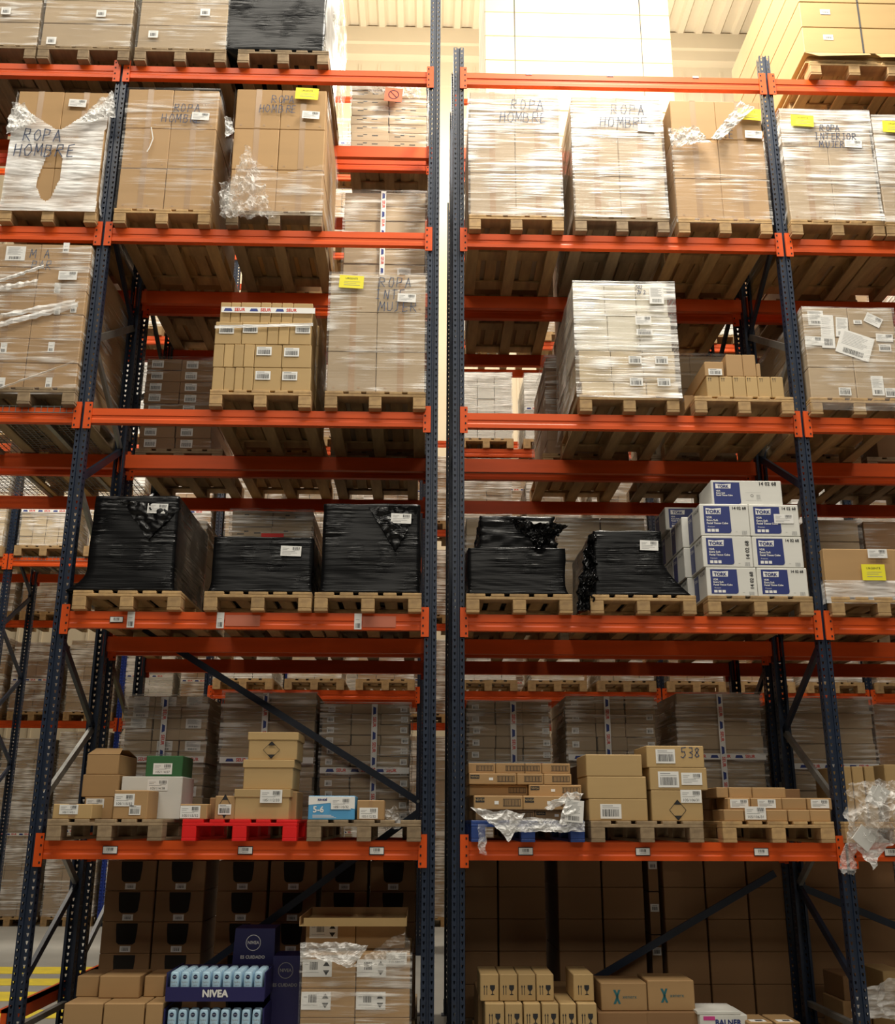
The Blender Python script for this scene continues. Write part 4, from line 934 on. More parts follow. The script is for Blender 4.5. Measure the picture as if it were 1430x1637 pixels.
# blue pallet with narrow cartons
xc, z = slot(0, 757, 930, 'blueplastic', 'blue pallet right of the centre posts')
pt = z
def nivea_face(w, h, logo=True):
    mb = MB(); y = -.0012; x = w*.5-.14
    for a, b, c, d in ((x, x+.125, h*.25, h*.29), (x, x+.125, h*.74, h*.78), (x, x+.003, h*.25, h*.78), (x+.122, x+.125, h*.25, h*.78)): mb.face([(a, y, c), (b, y, c), (b, y, d), (a, y, d)], 1)
    for q in range(14): mb.face([(x+.008+q*.008, y, h*.3), (x+.008+q*.008+(.0025 if q % 3 else .0045), y, h*.3), (x+.008+q*.008+(.0025 if q % 3 else .0045), y, h*.72), (x+.008+q*.008, y, h*.72)], 1)
    if logo and w > .2:
        mb.face([(-w*.47, y, h*.52), (-w*.47+.065, y, h*.52), (-w*.47+.065, y, h*.86), (-w*.47, y, h*.86)], 1); put_text(mb, 'NIVEA', h*.26, -w*.47+.0325, h*.69, y-.0006, 2)
        mb.face([(-w*.08, y, h*.38), (-w*.08+.03, y, h*.38), (-w*.08+.03, y, h*.62), (-w*.08, y, h*.62)], 3)
    return mb.build('printed_panel', ['kraft_light', 'ink', 'kraft_light', 'paper'])
rowsN = [(1305, 1322, [(760, 802, 0), (802, 855, 0), (855, 930, 1)], CF+.06, 'bottom row'), (1282, 1305, [(757, 836, 1), (836, 928, 1)], CF+.02, 'second row'), (1264, 1282, [(750, 845, 0), (845, 930, 1)], CF+.10, 'third row'),
         (1248, 1266, [(749, 826, 1), (826, 869, 0), (869, 914, 0)], CF+.1, 'fourth row'), (1232, 1249, [(748, 792, 0), (792, 839, 0), (839, 866, 0), (866, 912, 0)], CF+.16, 'top row')]
zc = pt
for q, (pa, pb, cells, Y, nm) in enumerate(rowsN):
    h = at(830, pa, Y)[1]-at(830, pb, Y)[1]
    for i, (a, b, lg) in enumerate(cells):
        X0, X1 = at(a, pb, Y)[0], at(b, pb, Y)[0]; yy = Y+(.05 if q == 2 and i == 0 else 0)
        o = carton((X0+X1)/2, yy, zc, X1-X0-.003, .42, h-.001, 'flat kraft carton with black print on blue pallet, %s, %s from left' % (nm, ['first', 'second', 'third', 'fourth'][i]), 'kraft')
        O('printed_panel', nivea_face(X1-X0-.003, h-.001, lg), o)
    if q < 5: carton(xc, Y+.44, zc, .74, .5, h-.001, 'wide kraft carton at the back of the blue pallet, %s' % nm, 'kraft')
    zc += h
crumple([(752, 1292), (815, 1342), (840, 1300), (757, 1292)], 34, 22, 'bright white torn film draped over the front of the blue pallet', 'film_heavy', .03, 12, CF-.04, 10)
crumple([(815, 1330), (934, 1330), (934, 1313), (812, 1305)], 40, 14, 'stretch film band around the edge of the blue pallet', 'film_heavy', .02, 13, CF-.03, 14)
crumple([(893, 1318), (908, 1318), (930, 1270), (905, 1268)], 14, 24, 'film strip over the right end of the blue pallet cartons', 'film_heavy', .03, 14, CF-.03, 14)
crumple([(868, 1290), (880, 1295), (932, 1268), (905, 1266)], 20, 12, 'film fold running over the upper right blue pallet carton', 'film_heavy', .03, 15, CF-.02, 14)
crumple([(765, 1365), (777, 1367), (777, 1318), (764, 1318)], 8, 30, 'thin strip of film hanging over the orange beam', 'film_crumple', .02, 16, YF-.03, 14)
X, Z = at(916, 1297, CF-.01); O('delivery_note', label_mesh(.13, .15, 'sheet'), None, (X, CF-.06, Z), (0, .08, 0), 'white delivery note under film at the right of the blue pallet', 'paper note')
# six cartons
xc, z = slot(0, 946, 1123, 'woodgrey', 'weathered pallet under the six medium cartons')
pt = z; YM = CF+.03
o, a1 = lbox(941, 1035, 1312, 1277, 'medium tan carton with a barcode label, bottom left of six', 'kraft_light', YM, .45, pt, lab=(976, 1297), lw=.15, lh=.1, kind='bar')
o, a2 = lbox(938, 1033, 1277, 1241, 'plain medium tan carton, middle left of six', 'kraft_light', YM, .45, a1)
o, a3 = lbox(936, 1026, 1241, 1206, 'plain medium tan carton, top left of six', 'kraft_light', YM, .45, a2)
o, b1 = lbox(1041, 1123, 1312, 1263, 'medium tan carton with a diamond mark, bottom right of six', 'kraft_light', YM, .45, pt, lab=(1104, 1273), lw=.15, lh=.09, txt='105/106/31'); stick(o, diamond2(.12, .14), *at(1083, 1295, YM), 'diamond_mark')
o, b2 = lbox(1038, 1130, 1263, 1227, 'medium tan carton with two labels, middle right of six', 'kraft_light', YM, .45, b1, lab=(1068, 1246), lw=.15, lh=.11, kind='bar'); stick(o, label_mesh(.15, .085, 'ship'), *at(1105, 1245, YM), y=-.002)
o, b3 = lbox(1033, 1125, 1227, 1192, 'medium tan carton marked 538, top right of six', 'kraft_light', YM, .45, b2, lab=(1063, 1209), lw=.14, lh=.1, kind='bar'); stick(o, handwriting((('538', 0),), .07, wd=.006, seed=2), *at(1088, 1211, YM), 'handwriting', -.003)
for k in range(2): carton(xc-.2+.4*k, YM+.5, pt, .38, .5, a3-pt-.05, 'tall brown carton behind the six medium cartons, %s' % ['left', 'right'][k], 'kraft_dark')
# small brown cartons
xc, z = slot(0, 1157, 1332, 'wood', 'wooden pallet under the small brown cartons')
pt = z; q = 0
sm = [(1305, 1282, [1157, 1190, 1225, 1260, 1295, 1329], CF+.01, 'bottom row'), (1290-4, 1268, [1163, 1200, 1250, 1290, 1330], CF+.05, 'second row'), (1267, 1270-17, [1145, 1165, 1202, 1256], CF+.12, 'top row')]
zc = pt
for (pa, pb, cuts, Y, nm) in sm:
    h = (at(1240, 1305, CF)[1]-at(1240, 1253, CF)[1])
    h = (at(1240, 1268, CF)[1]-at(1240, 1306, CF)[1])/2 if q < 2 else at(1240, 1253, CF+.1)[1]-at(1240, 1270, CF+.1)[1]
    for i, (a, b) in enumerate(zip(cuts, cuts[1:])):
        X0, X1 = at(a, pa, Y)[0], at(b, pa, Y)[0]
        o = carton((X0+X1)/2, Y+random.uniform(0, .02), zc, X1-X0-.005, .3, h-.001, 'small brown carton on the pallet right of the six, %s, %s from left' % (nm, ['first', 'second', 'third', 'fourth', 'fifth'][i]), 'kraft')
        if (q, i) in ((1, 0), (1, 3), (1, 1)): O('label', label_mesh(.13, .06, 'ship'), o, (0, -.002, h*.5))
        if (q, i) == (0, 1): O('label', label_mesh(.15, .09, 'ship', '105/106/31'), o, (.0, -.003, h*.7))
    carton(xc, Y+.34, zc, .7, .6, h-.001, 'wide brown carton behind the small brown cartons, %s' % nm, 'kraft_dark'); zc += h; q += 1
# right end of the lowest level
pallet(at(1440, 1330, YF)[0], YF, Z0, 'wooden pallet behind the hanging plastic bag', 'wood')
zb = Z0+.1445
for i, (a, b, c, d) in enumerate(((1345, 1365, 1330, 1225), (1366, 1384, 1330, 1225), (1386, 1402, 1330, 1225), (1418, 1460, 1330, 1222))):
    lbox(a, b, c, d, 'upright tan carton behind the hanging plastic bag, %s from left' % ['first', 'second', 'third', 'fourth'][i], 'kraft_light', CF+.35, .5, zb)
crumple([(1345, 1340), (1432, 1345), (1440, 1250), (1350, 1248)], 60, 60, 'clear plastic bag full of folded film hanging over the beam', 'film_crumple', .07, 21, YF-.10, 11, name='plastic_bag', cat='plastic bag', depthf=lambda u, v: -.08*math.sin(math.pi*u)*math.sin(math.pi*v))
crumple([(1338, 1395), (1362, 1398), (1372, 1330), (1350, 1330)], 20, 40, 'tail of the clear plastic bag hanging below the beam', 'film_crumple', .04, 22, YF-.08, 13, name='plastic_bag', cat='plastic bag')
crumple([(1360, 1350), (1388, 1388), (1420, 1350), (1382, 1318)], 30, 30, 'milky folded plastic sheet in front of the orange beam', 'film_heavy', .05, 23, YF-.13, 9, name='plastic_sheet', cat='plastic bag')
mb = MB(); P = [at(px, py, YF-.16) for px, py in ((1362, 1345), (1385, 1360), (1402, 1335), (1380, 1318))]
for a in range(1): mb.box(-.07, .07, -.006, .006, -.06, .06)
O('foam_sheet', mb.build('foam_sheet', 'foam'), None, (*[at(1381, 1340, YF-.19)[0], YF-.19], at(1381, 1340, YF-.19)[1]), (.1, .7, .2), 'square white foam sheet in the lower part of the plastic bag', 'foam sheet')
mb = MB(); mb.box(-.06, .05, -.006, .006, -.07, .05); mb.box(-.03, .06, -.01, .002, -.02, .07)
O('foam_sheet', mb.build('foam_sheet', 'foam'), None, (at(1402, 1272, YF-.2)[0], YF-.2, at(1402, 1272, YF-.2)[1]), (.2, .5, -.1), 'folded white foam sheet in the upper part of the plastic bag', 'foam sheet')
# ================================================================== FLOOR LEVEL, FRONT RACK
def floor_pallet(px, Y, label, m='wood'):
    X = at(px, 1640, Y)[0]; pallet(X, Y, .001, label, m); return X, .1455
X, zf = floor_pallet(180, .0, 'pallet on the floor under the plain brown cartons at lower left')
lab = ['left', 'middle', 'right']
tb = None
for i, (a, b) in enumerate(((101, 163), (165, 230), (232, 259))):
    o, tb = lbox(a, b, 1640, 1604, 'plain brown carton, lower front row at bottom left, %s' % lab[i], 'kraft', .02, .4, zf)
for i, (a, b) in enumerate(((122, 157), (158, 223), (230, 262))):
    lbox(a, b, 1597, 1560, 'plain brown carton, upper row at bottom left, %s' % lab[i], 'kraft', .22 if i == 1 else .28, .34, tb+.001)
for i in range(3): carton(X-.22+i*.18, .44, zf, .175, .5, tb-zf, 'plain brown carton, rear row at bottom left, %s' % lab[i], 'kraft')
# cosmetics displays
BX0, BX1 = at(267, 1600, .05)[0], at(419, 1600, .05)[0]; bw = (BX1-BX0)/9
zt1 = at(343, 1597, .05)[1]; zl1 = at(343, 1579, .05)[1]; zlip0 = at(343, 1640, .05)[1]
pallet((BX0+BX1)/2+.15, .0, .001, 'pallet on the floor under the bottle displays', 'wood'); zf = .1455
zt0 = at(343, 1634, .05)[1]-.02      # floor of lower tier
def bottle_parts():
    mb = MB(); hh = .165; w, d = bw*.82, .045; n = 16; prof = [(0, .92), (.004, 1), (hh*.80, 1), (hh*.93, .96), (hh*.985, .8), (hh, .5)]
    ix = {}
    for j, (zz, s) in enumerate(prof):
        for k in range(n):
            a = 2*math.pi*k/n; ca, sa = math.cos(a), math.sin(a); e = .55
            X = w/2*s*math.copysign(abs(ca)**e, ca); Y = d/2*s*math.copysign(abs(sa)**e, sa); ix[j, k] = len(mb.v); mb.v.append((X, Y+d/2, zz))
    for j in range(len(prof)-1):
        for k in range(n): mb.f.append((ix[j, k], ix[j, (k+1) % n], ix[j+1, (k+1) % n], ix[j+1, k])); mb.m.append(0)
    mb.f.append(tuple(ix[len(prof)-1, k] for k in range(n))); mb.m.append(0); mb.f.append(tuple(ix[0, k] for k in reversed(range(n)))); mb.m.append(0)
    body = mb.build('bottle', 'bottle', True)
    mb = MB(); mb.disc(0, hh*.80, 0, bw*.2, -.0015); bd = mb.build('badge', 'badge')
    mb = MB()
    put_text(mb, 'NIVEA', .0075, 0, hh*.80, -.0022, 1); put_text(mb, 'hydro', .017, 0, hh*.60, -.0012, 0); put_text(mb, 'care', .015, 0, hh*.49, -.0012, 0)
    for q in range(3): mb.box(-.018, .018, -.0014, -.001, hh*(.36-.07*q), hh*(.36-.07*q)+.0015, 0)
    return body, bd, mb.build('printed_text', ['grey_ink', 'paper'])
BB, BD, BP = bottle_parts()
def bottle(x, y, z, label, parts=True, grp='pale blue bottles in the display trays'):
    o = O('lotion_bottle', BB, None, (x, y, z), label=label, cat='bottle', group=grp)
    if parts: O('badge', BD, o); O('printed_text', BP, o)
on = ['first', 'second', 'third', 'fourth', 'fifth', 'sixth', 'seventh', 'eighth', 'ninth']
tray_z = [zlip0-.075, zt1-.005]
for tier in range(2):
    zb = tray_z[tier]+.01
    for r_ in range(6 if tier else 2):
        for i in range(9):
            bottle(BX0+bw*(i+.5), .06+r_*.055, zb, 'pale blue bottle, %s tier, row %s from the front, %s from left' % (['lower', 'upper'][tier], on[r_], on[i]), r_ == 0)
    t = E('display_tray', '%s navy display tray holding rows of pale blue bottles' % ['lower', 'upper'][tier], 'display tray', ((BX0+BX1)/2, .05, tray_z[tier]))
    W = (BX1-BX0)/2+.012
    mb = MB(); mb.box(-W, W, 0, .5, 0, .008); O('tray_floor', mb.build('tray_floor', 'navy_box'), t)
    mb = MB(); mb.box(-W, W, -.006, 0, -.01, .08 if tier else .05); put_text(mb, 'NIVEA', .062, 0, .038, -.0085, 1, bold=.003); O('front_lip', mb.build('front_lip', ['navy_box', 'paper']), t)
    for sg in (-1, 1): mb = MB(); mb.box(sg*W-.004, sg*W+.004, 0, .5, 0, .17 if tier else .18); O('side_panel', mb.build('side_panel', 'navy_box'), t)
    mb = MB(); mb.box(-W, W, .42 if tier else .14, .5 if tier else .16, 0, .16); O('back_panel', mb.build('back_panel', 'navy_box'), t)
mb = MB(); W = (BX1-BX0)/2+.01; mb.cbox(-W, W, 0, .5, 0, tray_z[0]-zf-.012); O('display_carton', mb.build('display_carton', 'navy_box'), None, ((BX0+BX1)/2, .05, zf), label='navy carton carrying the lower display tray', cat='box')
# header cards of the displays behind
def header(px0, px1, py0, py1, Y, label, zb, dm='paper'):
    X0, X1 = at(px0, py0, Y)[0], at(px1, py0, Y)[0]; Z0_, Z1_ = zb, at(px0, py1, Y)[1]; w = X1-X0; h = Z1_-Z0_
    mb = MB(); s = .10
    pr = [(-w/2, 0), (w/2, 0), (w/2-s*w*.4, h), (-w/2+s*w, h)]
    for yy, rv in ((0, 0), (.3, 1)):
        mb.face([(p[0], yy, p[1]) for p in pr])
    for a, b in zip(pr, pr[1:]+pr[:1]): mb.face([(a[0], 0, a[1]), (b[0], 0, b[1]), (b[0], .3, b[1]), (a[0], .3, a[1])])
    o = O('display_box', mb.build('display_box', 'navy_box'), None, ((X0+X1)/2, Y, Z0_), label=label, cat='display box')
    dh = min(h, at(px0, 1482, Y)[1]-at(px0, 1537, Y)[1]); mb = MB(); c = h-dh*.42; mb.disc(0, c, dh*.215, dh*.235, -.0015, 0, 28); put_text(mb, 'NIVEA', dh*.13, 0, c, -.0015, 0, bold=.0008); put_text(mb, 'ES CUIDADO', dh*.13, 0, c-dh*.42, -.0015, 0, bold=.001)
    O('printed_emblem', mb.build('printed_emblem', dm), o); return o
zA = tray_z[1]+.01
header(366, 440, 1540, 1484, .56, 'navy display box with a round white emblem above the bottles', zf, 'paper')
header(428, 480, 1605, 1528, .42, 'darker navy display box right of the bottle trays', zf, 'grey_ink')
# wrapped carton load with arrow labels
X, zf = floor_pallet(567, .0, 'pallet on the floor under the arrow-label cartons')
xa, xb = at(480, 1600, .02)[0], at(655, 1600, .02)[0]
zs = [zf, at(567, 1627, .02)[1], at(567, 1580, .02)[1], at(567, 1524, .02)[1]]
bundle_begin()
for j in range(3):
    for i in range(2):
        o = carton(xa+(xb-xa)*(i+.5)/2, .02, zs[j], (xb-xa)/2-.004, 1.0, zs[j+1]-zs[j]-.002, 'brown carton with an arrow label, %s %s, on the floor' % (['bottom', 'middle', 'top'][j], lab[i*2]), 'kraft')
        if zs[j+1]-zs[j] > .1: O('label', label_mesh(.20, .11, 'arrow'), o, (-.08, -.003, (zs[j+1]-zs[j])*.58))
        if i == 1 and j == 2: O('label', label_mesh(.14, .08, 'ship', '110 089/32'), o, (.09, -.008, (zs[3]-zs[2])*.85))
film_wrap(xa, xb, .02, 1.02, zf, zs[3]+.01, 'clear film around the arrow-label cartons on the floor', 'film', seed=81, amp=.014)
bundle_end('wrapped arrow-label cartons standing on the floor of the left bay', ((xa+xb)/2, .02, zf))
zq = zs[3]+.002
xs0, xs1 = at(488, 1500, .25)[0], at(648, 1500, .25)[0]; ztp = at(567, 1478, .25)[1]
for i in range(2):
    o = carton(xs0+(xs1-xs0)*(i+.5)/2, .25, zq, (xs1-xs0)/2-.004, .7, ztp-zq, 'shaded brown carton under the open lid tray, %s' % lab[i*2], 'kraft')
    if i == 0: O('label', label_mesh(.20, .10, 'arrow'), o, (-.05, -.003, (ztp-zq)*.75))
# lid tray
la, lb = at(478, 1470, .08)[0], at(650, 1470, .08)[0]
t = E('cardboard_tray', 'large tan cardboard tray lying on the shaded cartons', 'cardboard tray', ((la+lb)/2, .10, ztp+.002))
W = (lb-la)/2
mb = MB(); mb.box(-W, W, 0, .85, 0, .006); O('base_sheet', mb.build('base_sheet', 'kraft_light'), t)
mb = MB()
mb.v = [(-W+.03, 0, .0), (W, 0, .0), (W, -.01, .055), (-W+.03, -.01, .055), (-W+.03, .006, .0), (W, .006, .0), (W, -.004, .055), (-W+.03, -.004, .055)]
mb.f = [(0, 1, 2, 3), (7, 6, 5, 4), (0, 4, 5, 1), (3, 2, 6, 7), (0, 3, 7, 4), (1, 5, 6, 2)]; mb.m = [0]*6
O('front_flap', mb.build('front_flap', 'kraft_light'), t)
mb = MB(); mb.box(-W, -W+.006, 0, .85, .006, .06); mb.box(W-.006, W, 0, .85, .006, .06); mb.box(-W, W, .844, .85, .006, .06); O('rim', mb.build('rim', 'kraft'), t)
LB(crumple([(478, 1528), (562, 1545), (590, 1510), (480, 1505)], 26, 16, 'loose film edge over the upper left of the arrow-label cartons', 'film_heavy', .03, 31, -.02, 10))
LB(crumple([(560, 1545), (655, 1530), (650, 1485), (600, 1515)], 26, 20, 'slanting film edge over the upper right of the arrow-label cartons', 'film', .04, 32, -.02, 9))
# wine glass cartons
X, zf = floor_pallet(862, .0, 'pallet on the floor under the glass-symbol cartons')
def glass_print(h):
    mb = MB(); y = -.0015; u = h*.0
    for x in (-.035, -.018): mb.box(x-.002, x+.002, y, 0, 0, .055); mb.face([(x-.006, y, .048), (x+.006, y, .048), (x, y, .064)])
    pr = [(.004, .062), (.004, .04), (.012, .028), (.018, .024), (.018, .008), (.008, .003), (.008, 0), (.034, 0), (.034, .003), (.024, .008), (.024, .024), (.030, .028), (.038, .04), (.038, .062)]
    mb.face([(a, y, b) for a, b in pr]); return mb.build('glass_symbol', 'ink')
GP = glass_print(1)
low = [(775, 806), (807, 835), (837, 864), (866, 893), (895, 921), (923, 954)]
for i, (a, b) in enumerate(low):
    o, tg = lbox(a, b, 1640, 1604, 'tan carton with a wine glass symbol, lower row, %s from left' % on[i], 'kraft_light', .02, .4, zf); O('glass_symbol', GP, o, (0, 0, o['_h']-.125))
for i, (a, b) in enumerate(((767, 797), (798, 827), (828, 856), (857, 885), (916, 949))):
    o, _ = lbox(a, b, 1600, 1557, 'tan carton with a wine glass symbol, upper row, %s from left' % on[i], 'kraft_light', .10, .4, tg+.001); O('glass_symbol', GP, o, (0, 0, .04))
carton(X, .44, zf, .78, .6, tg-zf-.002, 'wide tan carton behind the glass-symbol cartons', 'kraft')
# logo cartons
X, zf = floor_pallet(1040, .12, 'pallet on the floor under the two logo cartons')
o, tl = lbox(955, 1035, 1640, 1618, 'flat dark carton, lower left under the logo cartons', 'kraft_dark', .16, .6, zf); carton(at(1075, 1640, .16)[0], .16, zf, .36, .6, tl-zf, 'flat dark carton, lower right under the logo cartons', 'kraft_dark')
def xlogo():
    mb = MB(); y = -.0015
    for sg in (1, -1): mb.face([(-.026, y, sg*.045), (-.008, y, sg*.045), (.012, y, -sg*.0), (-.004, y, -sg*.0)]); mb.face([(.026, y, sg*.045), (.010, y, sg*.045), (-.008, y, 0), (.008, y, 0)])
    put_text(mb, 'xenerx', .035, .04, 0, y, 0, 'LEFT'); return mb.build('printed_logo', 'teal')
XL = xlogo()
for i, (a, b, c, d) in enumerate(((960, 1034, 1616, 1571), (1035, 1110, 1615, 1567))):
    o, _ = lbox(a, b, c, d, 'brown carton with a teal logo, %s of the pair' % lab[i*2], 'kraft', .20, .35, tl+.001); O('printed_logo', XL, o, (-.05, 0, o['_h']*.5))
# white flat cartons and labelled tubes
X, zf = floor_pallet(1200, .05, 'pallet on the floor under the flat white cartons')
o, tw = lbox(1118, 1195, 1645, 1622, 'flat white carton with purple and black print', 'carton_white', .1, .35, zf)
mb = MB(); put_text(mb, 'BALNER', .05, .03, o['_h']-.05, -.0015, 0, bold=.002); O('printed_text', mb.build('printed_text', ['tork_blue', 'pink']), o); mb = MB(); mb.box(-.14, -.06, -.0015, 0, o['_h']-.035, o['_h']-.01); O('printed_stripe', mb.build('printed_stripe', 'pink'), o)
carton(o.location.x-.03, .1, tw, .30, .33, .02, 'thin white carton lying on the flat white carton', 'carton_white')
for i, (a, b) in enumerate(((1196, 1236), (1240, 1280))):
    o, t9 = lbox(a, b, 1650, 1634, 'low brown roll carton with a white top label, %s' % lab[i*2], 'kraft', .02, .3, zf); mb = MB(); mb.box(-.06, .05, .02, .10, o['_h'], o['_h']+.001); mb.box(-.02, .03, .04, .08, o['_h']+.001, o['_h']+.0015, 1); O('label', mb.build('label', ['paper', 'ink']), o)
# behind right post on the floor
X, zf = 3.36, .1455; pallet(X, .05, .001, 'pallet on the floor right of the right post')
for i, (a, b, c, d, m) in enumerate(((1348, 1392, 1640, 1600, 'kraft'), (1348, 1380, 1600, 1560, 'kraft_dark'), (1394, 1450, 1640, 1590, 'kraft_light'), (1412, 1450, 1590, 1552, 'kraft_light'))):
    lbox(a, b, c, d, 'brown carton beyond the right post, %s' % ['lower left', 'upper left', 'lower right', 'upper right'][i], m, .6, .4, zf if c == 1640 else at(1400, c, .6)[1])
crumple([(1350, 1625), (1445, 1630), (1440, 1560), (1372, 1575)], 30, 22, 'cloudy plastic sheet over the cartons beyond the right post', 'film_heavy', .06, 41, .48, 6)
# ================================================================== SECOND RACK
Y2 = 1.27
LO = [0, 0]
def slot2(lv, pxl, pxr, label, m='wood'):
    py = {0: 1325, 1: 1030, 2: 730, 3: 480, 4: 250}[lv]; a = at(pxl, py, Y2)[0]; b = at(pxr, py, Y2)[0]; xc, LO[0], LO[1] = clamp_bay((a+b)/2, ('r2', lv))
    z = LV[lv]+BT-.009; pallet(xc, Y2, z, label, m); return xc, z+.1445
def load2(lv, pxl, pxr, top, nx, ny, where, m, fm='film_thin', adj='brown', nd=1, wl=None, wr=None, lbls=0, seed=0, tapes=(), jit=.022, ztop=None):
    xc, z = slot2(lv, pxl, pxr, 'pallet under the ' + where, 'woodgrey' if seed % 2 else 'wood')
    xl = at(pxl, top, Y2)[0] if wl is None else wl; xr = at(pxr, top, Y2)[0] if wr is None else wr
    xl, xr = max(xl, xc-.405, LO[0]+.02), min(xr, xc+.405, LO[1]-.02); bundle_begin()
    z1 = at((pxl+pxr)/2, top, Y2)[1] if ztop is None else ztop
    G = stack(xl, xr, Y2+.02, z, z1, nx, ny, nd, 1.12, 'of the ' + where, m, False, adj=adj, seed=seed, jit=jit)
    h = (z1-z)/ny; r = random.Random(seed)
    for (i, j), o in G.items():
        if lbls == 'side' and i != nx//2: O('label', label_mesh(.06, .05, 'small'), o, ((-.05 if i == 0 else .08), -.003, h*.45))
        elif lbls == 'marks':
            mb = MB()
            for x, zz, wd in ((-.13, .55, .06), (-.07, .72, .04), (.02, .62, .06)): mb.box(x, x+wd, -.0012, 0, h*zz-.005, h*zz+.005)
            O('printed_mark', mb.build('printed_mark', 'ink'), o)
        elif lbls == 'bars': O('label', label_mesh(.11, .075, 'bar'), o, (-.06, -.003, h*.5))
        elif lbls == 'some' and r.random() < .3: O('label', label_mesh(.13, .08, 'sheet'), o, (0, -.003, h*.5))
    W = xr-xl
    for kind, pos in tapes:
        if kind == 'h': o = G[nx//2, min(ny-1, int(pos*ny))]; O('printed_tape', seur_tape(W, .05, 1), o, ((xl+xr)/2-o.location.x, -.045, z+(z1-z)*pos-o.location.z), label='white tape with red and blue lettering')
        else: o = G[0 if pos < .5 else nx-1, ny-1]; O('printed_tape', seur_tape(z1-z-.02, .05, 0), o, (xl+W*pos-o.location.x, -.049, (z+z1)/2-o.location.z), (0, math.pi/2, 0), label='vertical tape with red and blue lettering')
    if fm: film_wrap(xl, xr, Y2+.01, Y2+1.15, z-.0, z1+.01, 'stretch film around the ' + where, fm, seed=seed+100, amp=.028, n=(26, 44), out=.016)
    bundle_end(where, ((xl+xr)/2, Y2+.02, z))
    return xc, z, z1, G
S = 'taped load in the second rack, '
load2(0, 193, 333, 1112, 3, 11, S+'lowest level far left', 'kraft_grey', 'film', 'grey-brown', lbls='some', seed=1, tapes=(('h', .48), ('v', .48)))
load2(0, 340, 505, 1106, 2, 9, S+'behind the red pallet', 'kraft_grey', 'film', 'grey-brown', lbls='some', seed=2, tapes=(('h', .46), ('v', .46)))
load2(0, 515, 655, 1124, 3, 11, S+'behind the sky blue carton', 'kraft_grey', 'film', 'grey-brown', lbls='side', seed=3, tapes=(('h', .42), ('v', .6)))
load2(0, 748, 878, 1120, 3, 10, S+'behind the blue pallet', 'kraft_grey', 'film', 'grey-brown', lbls='side', seed=4, tapes=(('h', .46), ('v', .55)))
load2(0, 905, 1055, 1112, 3, 9, S+'behind the six cartons', 'kraft_grey', 'film', 'grey-brown', lbls='side', seed=5, tapes=(('h', .5), ('v', .45)))
load2(0, 1080, 1232, 1108, 2, 9, S+'left of the right rear post', 'kraft_grey', 'film', 'grey-brown', seed=6, tapes=(('h', .5), ('v', .5)))
load2(0, 1258, 1392, 1115, 2, 8, S+'right of the right rear post', 'kraft_grey', 'film', 'grey-brown', seed=7, tapes=(('h', .44),))
load2(0, 1396, 1530, 1126, 2, 7, S+'lowest level far right', 'kraft_dark', 'film_thin', 'dark brown', seed=8)
S = 'second-rack load, second level, '
load2(1, 362, 500, 815, 2, 7, S+'behind the low black load', 'kraft_grey', 'film', 'grey', lbls='marks', seed=11)
mb = MB(); mb.box(-.09, .09, -.002, 0, -.08, .08, 0); mb.disc(0, 0, .045, .056, -.003, 1); mb.bar((-.035, -.0035, .035), (.035, -.0035, -.035), .009, .001, 1)
SIGN = mb.build('warning_sign', ['paper_orange', 'ink']); mb = MB(); mb.box(-.1, .1, -.002, 0, -.07, .07, 0); mb.disc(0, -.03, .045, .056, -.003, 1)
X, Z = at(435, 865, Y2-.03); O('warning_sign', mb.build('warning_sign', ['paper_red', 'ink']), None, (X, Y2-.035, Z), label='red prohibition sign sheet above the low black load', cat='sign')
load2(1, 745, 812, 826, 1, 6, S+'behind the narrow-topped black load', 'kraft_grey', 'film', 'grey', seed=12)
load2(1, 890, 1045, 826, 2, 5, S+'between the two right black loads', 'kraft_grey', 'film', 'grey', seed=13)
load2(1, 1290, 1372, 830, 1, 5, S+'right of the right rear post', 'kraft_grey', 'film_thin', 'grey', seed=14, ztop=None)
load2(1, 1376, 1500, 832, 2, 3, S+'far right', 'kraft_dark', 'film_thin', 'brown', seed=15)
load2(1, 190, 330, 830, 2, 5, S+'behind the tall black load', 'kraft_grey', 'film', 'grey', seed=16)
load2(1, 520, 655, 900, 2, 5, S+'left of the centre posts', 'kraft_grey', 'film', 'grey', seed=17)
load2(1, 1090, 1230, 860, 2, 5, S+'behind the tissue boxes', 'kraft_grey', 'film', 'grey', seed=18)
S = 'second-rack load, third level, '
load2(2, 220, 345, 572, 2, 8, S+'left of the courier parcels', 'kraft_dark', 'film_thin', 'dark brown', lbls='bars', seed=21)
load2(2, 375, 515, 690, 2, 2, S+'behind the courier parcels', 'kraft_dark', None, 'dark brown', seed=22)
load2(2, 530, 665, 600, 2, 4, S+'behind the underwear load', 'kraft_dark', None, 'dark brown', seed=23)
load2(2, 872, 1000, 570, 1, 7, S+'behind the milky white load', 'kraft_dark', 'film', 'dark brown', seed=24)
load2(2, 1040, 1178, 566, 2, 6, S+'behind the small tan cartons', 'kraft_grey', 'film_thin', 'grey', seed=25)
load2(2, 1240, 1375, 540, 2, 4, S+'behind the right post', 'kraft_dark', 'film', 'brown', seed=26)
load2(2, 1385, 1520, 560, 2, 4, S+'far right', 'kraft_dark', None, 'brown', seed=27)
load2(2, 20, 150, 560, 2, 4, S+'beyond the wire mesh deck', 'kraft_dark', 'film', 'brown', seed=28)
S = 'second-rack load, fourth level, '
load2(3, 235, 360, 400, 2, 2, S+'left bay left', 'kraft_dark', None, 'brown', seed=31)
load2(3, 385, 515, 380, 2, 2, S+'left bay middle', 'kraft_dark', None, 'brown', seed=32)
load2(3, 545, 680, 305, 2, 7, S+'left of the centre posts', 'kraft_grey', 'film', 'grey', seed=33, tapes=(('v', .48),), lbls='some')
